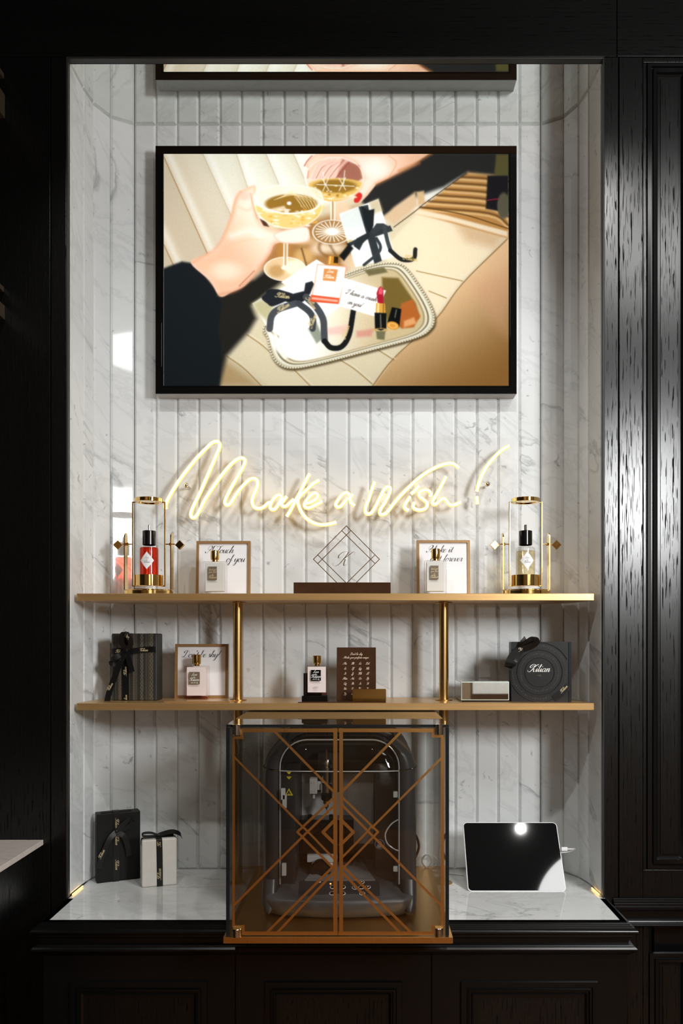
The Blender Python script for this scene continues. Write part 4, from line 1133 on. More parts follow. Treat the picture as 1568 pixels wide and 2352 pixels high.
text(mt, 'PARIS', 0.0024, cxk, czk - 0.0095, 0, 'c', face=BLOCK, pen=(0.1, 0.22), slant=0.0, fn=lambda p, q: (p, -0.0019, q))
obj('small_script', mt, plain('dark_gold_print', (0.10, 0.085, 0.05), 0.4), k1, smooth=False)
rb = Multi('ribbon', M_RIBBON, k1)
rb.ribbon([(kw_ * 0.70, -0.002, 0.0075), (kw_ * 0.82, -0.0022, kh * 0.145), (kw_ * 0.955, -0.0022, kh * 0.27)], 0.017, (-.7, 0, .7))
rb.ribbon([(-0.001, -0.002, kh * 0.70), (kw_ * 0.14, -0.0024, kh * 0.86), (kw_ * 0.29, -0.002, kh + 0.0005)], 0.017, (-.7, 0, .7))
r2 = rb.first
bw_ = Multi('bow_loop', M_RIBBON, k1)
qx, qz = kw_ * 0.155, kh * 0.875
bw_.box((qx, -0.007, qz), (0.011, 0.009, 0.011), 0.003, 2)
bw_.ribbon([(qx, -0.007, qz), (kw_ * 0.30, -0.017, kh * 1.02), (kw_ * 0.36, -0.020, kh * 1.04), (kw_ * 0.40, -0.014, kh * 0.99), (kw_ * 0.30, -0.010, kh * 0.92), (qx, -0.008, qz)], 0.019, [(.5, .5, -.6)] * 6)
bw_.ribbon([(qx, -0.007, qz), (kw_ * 0.02, -0.018, kh * 0.78), (-kw_ * 0.05, -0.024, kh * 0.66), (-kw_ * 0.04, -0.016, kh * 0.58), (kw_ * 0.05, -0.012, kh * 0.70), (qx, -0.008, qz)], 0.019, [(.7, .3, -.5)] * 6)
bw_.ribbon([(qx, -0.007, qz), (kw_ * 0.20, -0.012, kh * 0.99), (kw_ * 0.215, -0.010, kh * 1.10)], 0.018, (1, 0, -.2), taper=lambda t: 1.0 if t < 0.6 else max(0.02, (1 - t) / 0.4))
bw_.ribbon([(qx, -0.007, qz), (kw_ * 0.10, -0.015, kh * 0.76), (kw_ * 0.02, -0.019, kh * 0.66), (kw_ * 0.01, -0.017, kh * 0.60)], 0.016, (1, 0, .6))
mt = Multi('ribbon_print', M_GOLDINK, r2)
mt.word('Kilian', 0.0036, kw_ * 0.885, kh * 0.205, 0, 'c', 0.80, pen=(0.09, 0.26), n=4, fn=lambda p, q: (p, -0.0031, q))
mt.word('K', 0.0042, qx, qz - 0.003, 0, 'c', 0.5, pen=(0.09, 0.26), n=4, fn=lambda p, q: (p, -0.0118, q))

# black gift on the worktop
yaw = math.radians(25)
g2 = thing('gift_box', 'tall black gift box with a black ribbon on the marble counter', 'gift box', (-0.6645, 2.070, ZC), (0, 0, yaw), 'ribbon-tied gift boxes')
hw2, hh2 = 0.107, 0.174
mb = MB().box((hw2 / 2, 0.0165, hh2 / 2), (hw2, 0.033, hh2), 0.0025, 3)
mb.bx(0.012, hw2 - 0.02, 0.006, 0.020, hh2 - 0.001, hh2 + 0.0025, 0.0008)
obj('box', mb, M_SATBLK, g2)
rb = Multi('ribbon', M_RIBBON, g2)
rb.ribbon([(0.047, -0.0006, 0.0), (0.047, -0.0008, hh2 * .5), (0.047, -0.0006, hh2 - 0.003), (0.047, 0.004, hh2 + 0.0032), (0.047, 0.02, hh2 + 0.0034)], 0.0155, (1, 0, 0))
r3 = rb.first
bw_ = Multi('bow_loop', M_RIBBON, g2)
bw_.box((0.047, -0.005, hh2 * .73), (0.008, 0.006, 0.008), 0.0024, 2)
bw_.ribbon([(0.047, -0.005, hh2 * .73), (0.060, -0.012, hh2 * .82), (0.078, -0.015, hh2 * .90), (0.085, -0.012, hh2 * .84), (0.070, -0.008, hh2 * .77), (0.047, -0.006, hh2 * .73)], 0.013, [(.5, .2, -.8)] * 6)
bw_.ribbon([(0.047, -0.005, hh2 * .73), (0.030, -0.010, hh2 * .64), (0.018, -0.012, hh2 * .50), (0.009, -0.010, hh2 * .36), (0.004, -0.006, hh2 * .22)], 0.0125, (1, 0, -.5))
bw_.ribbon([(0.047, -0.005, hh2 * .73), (0.064, -0.010, hh2 * .66), (0.074, -0.010, hh2 * .50), (0.078, -0.008, hh2 * .36)], 0.0125, (1, 0, .3))
mt = Multi('ribbon_print', M_GOLDINK, r3)
for z_, sz in ((0.84, .0042), (0.60, .0042), (0.24, .0042)):
    mt.word('Kilian', sz, 0.045, hh2 * z_, 0, 'c', -math.pi / 2, pen=(0.09, 0.26), n=4, fn=lambda a, b: (a, -0.0016, b))
mt.word('Kilian', 0.0038, 0.013, hh2 * .43, 0, 'c', 1.1, pen=(0.09, 0.26), n=4, fn=lambda a, b: (a, -0.0135, b))

# off-white gift on the worktop
g3 = thing('gift_box', 'small off-white gift box with a black ribbon on the marble counter', 'gift box', (-0.5425, 2.035, ZC), (0, 0, math.radians(18)), 'ribbon-tied gift boxes')
w3, h3 = 0.0845, 0.1165
mb = MB().box((w3 / 2, 0.022, h3 / 2), (w3, 0.044, h3), 0.004, 3)
mb.bx(0.045, w3 - 0.004, 0.004, 0.03, h3 - 0.001, h3 + 0.001, 0.0005)
obj('box', mb, M_CREAM, g3)
rb = Multi('ribbon', M_RIBBON, g3)
rb.ribbon([(0.0435, -0.0006, 0.0), (0.043, -0.0009, h3 * .5), (0.042, -0.0008, h3 * .93), (0.0415, 0.003, h3 + 0.0008), (0.041, 0.022, h3 + 0.0012), (0.041, 0.04, h3 + 0.001)], 0.0145, (1, 0, 0))
rb.ribbon([(-0.0009, 0.024, h3 * .86), (-0.0004, 0.022, h3 * .955), (0.006, 0.021, h3 + 0.0012), (0.04, 0.020, h3 + 0.0022), (w3 - 0.006, 0.020, h3 + 0.0018), (w3 + 0.0008, 0.021, h3 * .95)], 0.0145, (0, 1, 0))
r4 = rb.first
bw_ = Multi('bow_loop', M_RIBBON, g3)
bw_.box((0.041, 0.019, h3 + 0.0065), (0.009, 0.010, 0.007), 0.002, 2)
bw_.ribbon([(0.041, 0.019, h3 + 0.006), (0.024, 0.015, h3 + 0.014), (0.006, 0.013, h3 + 0.015), (0.001, 0.014, h3 + 0.010), (0.012, 0.016, h3 + 0.006), (0.041, 0.019, h3 + 0.005)], 0.012, [(0, 1, .25)] * 6)
bw_.ribbon([(0.041, 0.019, h3 + 0.006), (0.058, 0.014, h3 + 0.012), (0.076, 0.011, h3 + 0.0145), (0.092, 0.010, h3 + 0.008), (0.099, 0.012, h3 - 0.006)], 0.013, [(0, .75, .65)] * 5, taper=lambda t: 1.0 if t < 0.75 else max(0.05, (1 - t) / 0.25))
bw_.ribbon([(0.041, 0.019, h3 + 0.006), (0.060, 0.018, h3 + 0.006), (0.078, 0.016, h3 + 0.006)], 0.012, (0, .75, .65))
mt = Multi('ribbon_print', M_GOLDINK, r4)
mt.word('Kilian', 0.0045, 0.046, h3 * .27, 0, 'c', math.pi / 2, pen=(0.09, 0.26), n=4, fn=lambda a, b: (a, -0.0017, b))
mt.word('Ki', 0.0042, 0.0455, h3 * .90, 0, 'c', math.pi / 2, pen=(0.09, 0.26), n=4, fn=lambda a, b: (a, -0.0017, b))

# ------------------------------------------------------------------ tablet with its stand and charging lead
TD0 = 2.005
txc = X(1187.5, TD0)
tilt = math.atan2(0.103, 0.144)
tb = thing('tablet', 'switched-off tablet with a silver rim leaning back on the marble counter', 'tablet', (txc, TD0, ZC), (-tilt, 0, 0))
tw_, th_ = 0.2395, 0.1785
def rrect(w_, h_, r, n=8, cx=0, cz=0):
    out = []
    for (sx, sz, a0) in ((1, 1, 0), (-1, 1, 90), (-1, -1, 180), (1, -1, 270)):
        for k in range(n + 1):
            a = math.radians(a0 + 90 * k / n)
            out.append((cx + sx * (w_ / 2 - r) + r * math.cos(a), cz + sz * (h_ / 2 - r) + r * math.sin(a)))
    return out
zc_t = th_ / 2 + 0.0005
rr_ = lambda w_, h_, r, y: [(a, y, b + zc_t) for a, b in rrect(w_, h_, r)]
obj('shell', MB().loops([rr_(tw_ - .004, th_ - .004, .009, 0.0065), rr_(tw_, th_, .011, 0.0045), rr_(tw_, th_, .011, 0.0012), rr_(tw_ - .0022, th_ - .0022, .010, 0.0)], True, True, True), M_WHITEPL, tb)
scr = obj('glass_front', MB().loops([rr_(tw_ - .0042, th_ - .0042, .009, 0.0), rr_(tw_ - .0046, th_ - .0046, .009, -0.0005)], True, True, True), M_GLOSSBLK, tb, ang=10)
stn = thing('tablet_stand', 'dark grey easel stand propping up the tablet from behind', 'stand', (txc, TD0 + 0.10, ZC))
obj('foot', MB().bx(-0.098, 0.06, -0.03, 0.045, 0, 0.003, 0.001), M_DKGREY, stn)
obj('leg', MB().bx(-0.098, -0.085, 0.012, 0.018, 0.003, 0.05, 0.001).bx(0.03, 0.043, 0.012, 0.018, 0.003, 0.05, 0.001), M_DKGREY, stn)
cb = thing('charging_cable', 'white charging cable plugged into the edge of the tablet', 'cable', (X(1288, 2.05), 2.055, Z(1949, 2.055)))
xl = lambda px: X(px, 2.055) - X(1288, 2.05)
zl_ = lambda py: Z(py, 2.055) - Z(1949, 2.055)
obj('plug', MB().box((xl(1295.5), 0, zl_(1950)), (0.0165, 0.006, 0.0095), 0.002, 2), M_WHITEPL, cb)
obj('lead', MB().tube([(xl(1303), 0, zl_(1950)), (xl(1314), 0.004, zl_(1951)), (xl(1323), 0.012, zl_(1953)), (xl(1322), 0.022, zl_(1958)), (xl(1308), 0.028, zl_(1964)), (xl(1288), 0.034, zl_(1968)), (xl(1255), 0.04, zl_(1985)), (xl(1235), 0.045, zl_(2006)), (xl(1150), 0.055, zl_(2007)), (xl(1120), 0.06, zl_(2004.5))], 0.0016, 8, smooth=6), M_WHITEPL, cb)
cb2 = tag(obj('power_cable', MB().tube([(0.262, 2.14, 0.0022), (0.235, 2.150, 0.0022), (0.205, 2.162, 0.0022), (0.17, 2.17, 0.012), (0.156, 2.172, 0.028), (0.166, 2.172, 0.045), (0.19, 2.168, 0.042), (0.20, 2.166, 0.02), (0.188, 2.172, 0.0022), (0.17, 2.178, 0.0022), (0.14, 2.18, 0.018)], 0.0019, 8, smooth=6), M_WHITEPL, None, (0, 0, ZC)),
          'white power cable looped on the counter behind the acrylic case', 'cable')
# ------------------------------------------------------------------ acrylic display case with gold-lined doors
DC = 1.672                                   # door plane
CXL, CXR = X(520, DC), X(1030, DC)
cxm = (CXL + CXR) / 2
ZB = ZC + 0.0125
ZTOP = -0.1705
CBK = 2.185
cs_ = thing('display_case', 'clear acrylic case with gold art-deco lines on its two doors, on a brass base', 'case', (cxm, DC, ZC))
lx = lambda x: x - cxm
lz = lambda z: z - ZC
bm_ = MB().bx(X(512.5, 1.662) - cxm, X(1040, 1.662) - cxm, 1.662 - DC, 0.515, 0, 0.0125, 0.0007)
obj('base_plate', bm_, M_FOIL, cs_)
t_ = 0.006
yb = CBK - DC
for x0 in (lx(CXL), lx(CXR) - t_):
    s_ = obj('side_panel', MB().bx(x0, x0 + t_, 0.0015, yb, lz(ZB), lz(ZTOP) - t_), M_SIDEGL, cs_, smooth=False)
    obj('edge_shade', MB().bx(x0 - 0.0004, x0 + t_ + 0.0004, -0.004, 0.0014, lz(ZB) + 0.0002, lz(ZTOP) - t_, 0.0006), M_EDGESHADE, s_)  # painted strip: the clear edge only looks dark end-on
tp = obj('top_panel', MB().bx(lx(CXL), lx(CXR), -0.003, yb, lz(ZTOP) - t_ + 0.0002, lz(ZTOP)), pane('clear_top_acrylic', (0.80, 0.79, 0.76), 1.9), cs_, smooth=False)
obj('front_edge', MB().bx(lx(CXL), lx(CXR), -0.0045, -0.003, lz(ZTOP) - 0.0052, lz(ZTOP), 0.0005), M_EDGESHADE, tp)
cpx = lambda a: X(500 + a / 2.8, DC) - cxm
cpz = lambda b: Z(1620 + b / 2.8, DC) - ZC
def door(xa, xb, segs, lab):
    d = obj('door', MB().bx(cpx(xa), cpx(xb), -0.0025, 0.0015, cpz(1480), cpz(140), 0.0004, 1), M_SMOKE, cs_, smooth=False)
    m = MB()
    for i, (a, b, wpx) in enumerate(segs):
        bar(m, (cpx(a[0]), cpz(a[1])), (cpx(b[0]), cpz(b[1])), wpx / 2.8 * DC / F, -0.0034 - 0.000012 * i, -0.0027, 0.0012)
    obj('gold_line', m, M_FOIL, d, smooth=False)
    return d
LD = [((103,212),(103,1420),16),((103,1419),(163,1419),16),((166,1412),(166,1466),17),((166,1462),(767,1462),23),((756,1462),(756,150),26),((156,160),(767,160),24),((156,160),(156,212),17),((103,207),(164,207),16),
      ((372,172),(748,556),15),((106,330),(552,786),13),((575,805),(748,985),13),((748,590),(512,812),15),((512,812),(740,1042),15),((748,645),(552,836),15),((552,836),(106,1282),15),
      ((760,728),(676,813),20),((676,813),(762,898),20),((748,1028),(318,1456),16),((748,1070),(385,1456),16),((548,780),(582,812),13)]
RD = [((1443,205),(1443,1420),20),((1384,1420),(1443,1420),16),((1381,1412),(1381,1466),17),((780,1462),(1385,1462),23),((793,1462),(793,150),24),((780,160),(1388,160),24),((1383,155),(1383,197),17),((1383,197),(1446,197),17),
      ((1175,172),(800,552),16),((1440,335),(990,785),14),((800,590),(1030,812),14),((1030,812),(806,1045),14),((800,640),(1000,842),15),((1000,842),(1436,1286),14),((982,780),(966,806),12),((966,806),(800,975),14),
      ((786,728),(872,813),20),((872,813),(786,898),20),((800,1028),(1240,1456),16),((800,1070),(1168,1456),16)]
door(96, 770, LD, '')
door(778, 1454, RD, '')
for (px, py0, py1) in ((543, 1664, 1687.5), (1008, 1663, 1687), (544, 2132.5, 2151), (1008, 2130.5, 2150)):
    x = X(px, DC - 0.006) - cxm
    z0, z1 = Z(py1, DC - 0.006) - ZC, Z(py0, DC - 0.006) - ZC
    z0 = max(z0, 0.0127)
    h = z1 - z0
    obj('hinge', MB().lathe([(0.0001, z0), (0.0082, z0), (0.0085, z0 + 0.0006), (0.0085, z0 + h * 0.52), (0.0078, z0 + h * 0.54), (0.0078, z0 + h * 0.58), (0.0085, z0 + h * 0.60), (0.0085, z1 - 0.0008), (0.0078, z1), (0.0001, z1)], 32, (x, -0.006, 0), cap=False), M_STEEL, cs_)

# ------------------------------------------------------------------ engraving machine inside the case
MX = X(779, 1.80)
mc_ = thing('engraving_machine', 'dark grey desktop engraving machine with a clear hood inside the acrylic case', 'machine', (MX, 1.768, ZB))
def arch(hw, top, r, y, n=10, z0=0.0):
    P = [(-hw, y, z0)]
    for k in range(n + 1):
        a = math.pi - math.pi / 2 * k / n
        P.append((-hw + r + r * math.cos(a), y, top - r + r * math.sin(a)))
    for k in range(n + 1):
        a = math.pi / 2 - math.pi / 2 * k / n
        P.append((hw - r + r * math.cos(a), y, top - r + r * math.sin(a)))
    P.append((hw, y, z0))
    return P
HT = 0.392
rings = [arch(0.166, HT, 0.085, 0.37), arch(0.170, HT, 0.088, 0.30), arch(0.170, HT, 0.088, 0.175), arch(0.167, HT - 0.003, 0.087, 0.166), arch(0.160, HT - 0.006, 0.084, 0.163), arch(0.133, HT - 0.010, 0.062, 0.164), arch(0.131, HT - 0.012, 0.060, 0.170), arch(0.131, HT - 0.012, 0.060, 0.26)]
M_SHELL = plain('black_grey_shell', (0.026, 0.027, 0.029), 0.36)
obj('housing', MB().loops(rings, False), M_SHELL, mc_, ang=50)
pil = [arch(0.170, HT, 0.088, 0.18), arch(0.170, HT, 0.088, 0.075), arch(0.168, HT - 0.002, 0.087, 0.058), arch(0.160, HT - 0.006, 0.084, 0.045), arch(0.146, HT - 0.009, 0.072, 0.040), arch(0.134, HT - 0.011, 0.063, 0.043), arch(0.131, HT - 0.012, 0.060, 0.050), arch(0.131, HT - 0.012, 0.060, 0.18)]
for q in (slice(0, 9), slice(-9, None)):
    obj('pillar', MB().loops([r[q] for r in pil], False), M_SHELL, mc_, ang=50)
seam = MB()
for sx in (-1, 1):
    seam.tube([(sx * 0.1317, 0.0435, 0.312), (sx * 0.146, 0.0395, 0.314), (sx * 0.160, 0.0445, 0.316), (sx * 0.1685, 0.0575, 0.317), (sx * 0.1705, 0.075, 0.317), (sx * 0.1705, 0.26, 0.317)], 0.0012, 6)
obj('hood_seam', seam, M_GLOSSBLK, mc_)
obj('back_wall', MB().bx(-0.131, 0.131, 0.255, 0.262, 0.03, HT - 0.03), M_DKGREY, mc_, smooth=False)
M_PLATE = plain('pale_grey_backplate', (0.46, 0.465, 0.47), 0.4)
obj('back_plate', MB().bx(-0.098, 0.078, 0.248, 0.2549, 0.10, 0.285, 0.002), M_PLATE, mc_)
obj('gantry_rail', MB().bx(-0.131, 0.131, 0.232, 0.247, 0.275, 0.300, 0.002), M_GLOSSBLK, mc_)
obj('side_liner', MB().bx(-0.1305, -0.098, 0.06, 0.25, 0.05, 0.30, 0.002), M_DKGREY, mc_)
obj('side_liner', MB().bx(0.080, 0.1305, 0.15, 0.25, 0.05, 0.275, 0.002), M_GREY, mc_)
# base with control slope
def plan(hw, y0, y1, r, z, slope=False, n=8):
    P = []
    for (sx, yc, a0) in ((1, y1 - 0.02, 0), (-1, y1 - 0.02, 90)):
        for k in range(n + 1):
            a = math.radians(a0 + 90 * k / n)
            P.append([sx * (hw - 0.02) + 0.02 * math.cos(a), yc + 0.02 * math.sin(a)])
    for k in range(n + 1):
        a = math.radians(180 + 90 * k / n)
        P.append([-(hw - r) + r * math.cos(a), y0 + r * 0.8 + r * 0.8 * math.sin(a) + 0.0])
    for k in range(1, 8):
        u = k / 8
        P.append([-(hw - r) + 2 * (hw - r) * u, y0 - 0.012 * math.sin(math.pi * u)])
    for k in range(n + 1):
        a = math.radians(270 + 90 * k / n)
        P.append([(hw - r) + r * math.cos(a), y0 + r * 0.8 + r * 0.8 * math.sin(a)])
    zf = lambda x, y: z + (0.018 * min(1, max(0, (y - 0.012) / 0.055)) if slope else 0)
    return [(p[0], p[1], zf(*p)) for p in P]
top_in = [plan(0.166, 0.004, 0.36, 0.05, 0.040, True), plan(0.160, 0.010, 0.355, 0.048, 0.043, True), plan(0.12, 0.05, 0.30, 0.04, 0.043, True), plan(0.05, 0.10, 0.22, 0.02, 0.043, True)]
obj('base', MB().loops([plan(0.150, 0.020, 0.35, 0.05, 0.0), plan(0.158, 0.010, 0.355, 0.05, 0.006), plan(0.166, 0.003, 0.36, 0.05, 0.022), plan(0.167, 0.002, 0.36, 0.05, 0.034)] + top_in, True, True, True), M_GREY, mc_, ang=60)
# pillar feet flowing down over the base
for sx in (-1, 1):
    ft = MB()
    R = []
    for z, hw_, y0 in ((0.075, 0.0185, 0.036), (0.045, 0.0185, 0.024), (0.028, 0.017, 0.014), (0.016, 0.012, 0.008), (0.010, 0.005, 0.007)):
        R.append([(sx * 0.151 + a * hw_ / 0.0185, y0 + q, z) for a, q in [(-0.0185, 0.012), (-0.014, 0.003), (-0.006, 0.0), (0.006, 0.0), (0.014, 0.004), (0.0185, 0.02), (0.0185, 0.08), (-0.0185, 0.08)]])
    ft.loops(R, True, True, True)
    obj('pillar_foot', ft, M_DKGREY, mc_, ang=60)
# control panel and buttons on the sloping lip
sl = math.atan2(0.018, 0.055)
cp = obj('control_panel', MB().bx(-0.088, 0.088, -0.030, 0.026, 0, 0.0016, 0.0006), M_GREYLT if False else M_DKGREY, mc_)
cp.location = (0, 0.0435, 0.0535)
cp.rotation_euler = (sl, 0, 0)
def button(x, y, glyph):
    b = MB().lathe([(0.0062, 0.0016), (0.0062, 0.0022), (0.0052, 0.0024)], 24, (x, y, 0), cap=False)
    o = obj('button', b, M_WHITEPL, cp)
    g = MB().lathe([(0.0052, 0.0018), (0.0051, 0.0026), (0.0045, 0.0029), (0.0002, 0.0030)], 24, (x, y, 0), cap=False)
    obj('button_face', g, M_GLOSSBLK, o)
    if glyph is not None:
        a = math.radians(glyph)
        tri = [(0.0024 * math.cos(a + k * 2 * math.pi / 3), 0.0024 * math.sin(a + k * 2 * math.pi / 3)) for k in range(3)]
        obj('arrow', MB().prism([(x + p[0], y + p[1]) for p in tri], lambda p, q, h: (p, q, h), 0.0030, 0.0032), M_WHITEINK, o, smooth=False)
bxl = lambda zx: (500 + zx / 2.8 - 779) * 1.80 / F
for zx, y, gl in ((738, 0.002, None), (803, 0.002, None), (736, -0.021, None), (803, -0.021, None), (880, 0.0, 180), (922, 0.001, None), (965, 0.002, 0), (925, 0.021, 90), (928, -0.021, -90)):
    button(bxl(zx), y, gl)
obj('indicator_light', MB().lathe([(0.0017, 0.0016), (0.0017, 0.0030), (0.0002, 0.0034)], 12, (bxl(722), 0.014, 0), cap=False), glow('orange_led', (1.0, 0.22, 0.05), 5.0), cp)
mt = MB()
text(mt, 'M20', 0.0034, bxl(644), 0.019, 0, 'c', face=BLOCK, pen=(0.1, 0.3), slant=0, fn=lambda a, b: (a * 1.0, b, 0.0019))
obj('model_marking', mt, M_WHITEINK, cp, smooth=False)
# work area
obj('work_tray', MB().prism([(-0.078, 0.075), (0.078, 0.075), (0.052, 0.215), (0.045, 0.222), (-0.045, 0.222), (-0.052, 0.215)], lambda a, b, h: (a, b, h), 0.0605, 0.064), M_GREYLT, mc_, smooth=False)
vz = MB()
vz.bx(-0.112, 0.030, 0.17, 0.225, 0.140, 0.176, 0.0015)
vz.bx(-0.100, 0.030, 0.165, 0.225, 0.098, 0.1395, 0.0015)
vz.cyl((-0.074, 0.19, 0.176), 0.0048, 0.009, seg=18, bev=0.0008).cyl((-0.024, 0.19, 0.176), 0.0048, 0.009, seg=18, bev=0.0008)
vc = obj('vice', vz, M_GLOSSBLK, mc_)
obj('vice_screw', MB().cyl((-0.097, 0.1695, 0.138), 0.0016, 0.12, 'X', 10), M_STEEL, vc)
obj('clamp_plate', MB().bx(-0.078, -0.008, 0.150, 0.20, 0.082, 0.0975, 0.001), M_ALU, mc_)
obj('clamp_pad', MB().bx(-0.063, -0.045, 0.146, 0.15, 0.075, 0.0818, 0.0008).bx(-0.036, -0.018, 0.146, 0.15, 0.075, 0.0818, 0.0008), plain('pale_rubber_pad', (0.55, 0.46, 0.42), 0.5), mc_)
kn = MB().lathe([(0.001, 0.030), (0.021, 0.030), (0.024, 0.026), (0.025, 0.015), (0.023, 0.002), (0.012, 0.0), (0.012, -0.02), (0.001, -0.02)], 24, (-0.046, 0.145, 0.070), 'Y', cap=False)
obj('clamp_knob', kn, M_GLOSSBLK, mc_)
obj('clamp_lever', MB().tube([(-0.046, 0.112, 0.070), (-0.036, 0.100, 0.060), (-0.028, 0.095, 0.054)], lambda t: 0.003 + 0.004 * t, 12), M_GLOSSBLK, mc_)
# spindle
sx_ = -0.034; sy_ = 0.18
sp = obj('spindle', MB().lathe([(0.001, 0.318), (0.010, 0.318), (0.0125, 0.312), (0.0125, 0.306), (0.009, 0.304), (0.009, 0.300), (0.0135, 0.298), (0.0135, 0.290), (0.011, 0.288), (0.011, 0.262), (0.014, 0.260), (0.014, 0.240), (0.010, 0.236), (0.001, 0.236)], 28, (sx_, sy_, 0), cap=False), M_STEEL, mc_)
obj('chuck', MB().lathe([(0.001, 0.237), (0.012, 0.237), (0.0135, 0.233), (0.0125, 0.222), (0.008, 0.219), (0.001, 0.219)], 24, (sx_, sy_, 0), cap=False), M_GLOSSBLK, sp)
obj('tool_tip', MB().lathe([(0.001, 0.220), (0.008, 0.220), (0.008, 0.213), (0.005, 0.211), (0.005, 0.205), (0.0012, 0.200), (0.0004, 0.196)], 20, (sx_, sy_, 0), cap=False), M_FOIL, sp)
obj('feed_pin', MB().cyl((sx_, sy_, 0.318), 0.0014, 0.022, seg=10), M_FOIL, sp)
bk = MB().bx(sx_ - 0.040, sx_ - 0.022, sy_ - 0.006, sy_ + 0.02, 0.236, 0.272, 0.0015)
bk.bx(sx_ - 0.022, sx_ - 0.010, sy_, sy_ + 0.012, 0.244, 0.264, 0.001)
for k in range(4):
    bk.cyl((sx_ - 0.031 + (k % 2) * 0.006 - 0.003, sy_ - 0.0058, 0.243 + k // 2 * 0.02), 0.002, 0.0015, 'Y', 10)
bk.cyl((sx_ - 0.031, sy_ + 0.005, 0.224), 0.0035, 0.012, seg=12)
obj('sensor_bracket', bk, M_ALU, sp)
obj('carriage', MB().bx(sx_ - 0.022, sx_ + 0.03, 0.20, 0.235, 0.235, 0.33, 0.002), M_DKGREY, mc_)
# clear hood over the opening
hd = [arch(0.1305, HT - 0.0125, 0.0595, 0.168, z0=0.062), arch(0.1305, HT - 0.0130, 0.0595, 0.075, z0=0.062), arch(0.129, HT - 0.022, 0.062, 0.048, z0=0.062), arch(0.126, HT - 0.038, 0.060, 0.036, z0=0.062), arch(0.119, HT - 0.065, 0.056, 0.029, z0=0.062), arch(0.09, HT - 0.11, 0.04, 0.024, z0=0.062), arch(0.03, HT - 0.16, 0.02, 0.022, z0=0.062)]
hood = obj('clear_hood', MB().loops(hd, False), pane('hood_plastic', (0.96, 0.96, 0.96), 1.5, 0.02), mc_, ang=60)
M_EDGELT = plain('bright_plastic_edge', (0.42, 0.43, 0.43), 0.12)
obj('hood_rim', MB().tube(arch(0.1305, HT - 0.0135, 0.060, 0.046, z0=0.062), 0.0016, 8), M_EDGELT, hood)
obj('hood_ridge', MB().tube([(-0.129, 0.036, 0.312), (-0.10, 0.027, 0.3125), (0, 0.023, 0.3125), (0.10, 0.027, 0.3125), (0.129, 0.036, 0.312)], 0.0013, 8), M_EDGELT, hood)
for x, z0, z1 in ((-0.122, 0.250, 0.275), (-0.119, 0.232, 0.262), (0.122, 0.255, 0.268), (0.122, 0.094, 0.105), (-0.120, 0.085, 0.112)):
    obj('hood_clip', MB().bx(x - 0.005, x + 0.005, 0.028, 0.038, z0, z1, 0.0015), M_EDGELT, hood)
obj('side_lead', MB().tube([(0.128, 0.04, 0.205), (0.112, 0.035, 0.195), (0.100, 0.034, 0.175), (0.104, 0.034, 0.155), (0.118, 0.034, 0.143), (0.128, 0.036, 0.138)], 0.0016, 8, smooth=6), M_EDGELT, hood)
# stickers
stk = MB().lathe([(0.0115, 0.0), (0.0113, 0.0006), (0.0001, 0.0006)], 32, (0.090, 0.1495, 0.124), 'Y', cap=False)
s1 = obj('round_sticker', stk, M_WHITEPL, mc_)
M_BLUE = plain('safety_blue', (0.02, 0.07, 0.30), 0.5)
s2 = obj('blue_disc', MB().lathe([(0.0102, 0.0006), (0.0001, 0.0009)], 32, (0.090, 0.1495, 0.124), 'Y', cap=False), M_BLUE, s1)
hd_ = MB()
hd_.prism([(0.0905 + 0.0042 * math.cos(a), 0.1275 + 0.0042 * math.sin(a)) for a in [2 * math.pi * k / 16 for k in range(16)]], lambda a, b, h: (a, h, b), 0.1482, 0.1485)
hd_.prism([(0.083, 0.117), (0.0845, 0.1225), (0.088, 0.1245), (0.0925, 0.1235), (0.096, 0.118), (0.0905, 0.1155)], lambda a, b, h: (a, h, b), 0.1482, 0.1485)
obj('pictogram', hd_, M_WHITEINK, s1, smooth=False)
M_YEL = plain('warning_yellow', (0.62, 0.50, 0.02), 0.5)
yx, yz = -0.112, 0.262
wy = 0.0592
s3 = obj('warning_sticker', MB().prism([(yx - 0.009, yz - 0.008), (yx + 0.009, yz - 0.008), (yx, yz + 0.008)], lambda a, b, h: (a, h, b), wy, wy + 0.0007), M_YEL, mc_, smooth=False)
obj('warning_mark', MB().prism([(yx - 0.006, yz - 0.0064), (yx + 0.006, yz - 0.0064), (yx, yz + 0.0045)], lambda a, b, h: (a, h, b), wy - 0.0003, wy).bm and
    MB().prism([(yx - 0.0045, yz - 0.0055), (yx - 0.0015, yz - 0.0055), (yx, yz - 0.001), (yx + 0.0015, yz - 0.0055), (yx + 0.0045, yz - 0.0055), (yx, yz + 0.0035)], lambda a, b, h: (a, h, b), wy - 0.0003, wy), M_INK, s3, smooth=False)
s4 = MB()
for z in (0.304, 0.293):
    s4.prism([(yx - 0.006, z + 0.003), (yx + 0.006, z + 0.003), (yx + 0.001, z - 0.003), (yx - 0.001, z - 0.003)], lambda a, b, h: (a, h, b), wy, wy + 0.0007)
obj('yellow_mark', s4, M_YEL, mc_, smooth=False)
obj('power_lead', MB().tube([(0.160, 0.30, 0.03), (0.178, 0.29, 0.05), (0.190, 0.28, 0.085), (0.182, 0.275, 0.115), (0.172, 0.28, 0.125)], 0.0032, 10, smooth=6), M_GLOSSBLK, mc_)
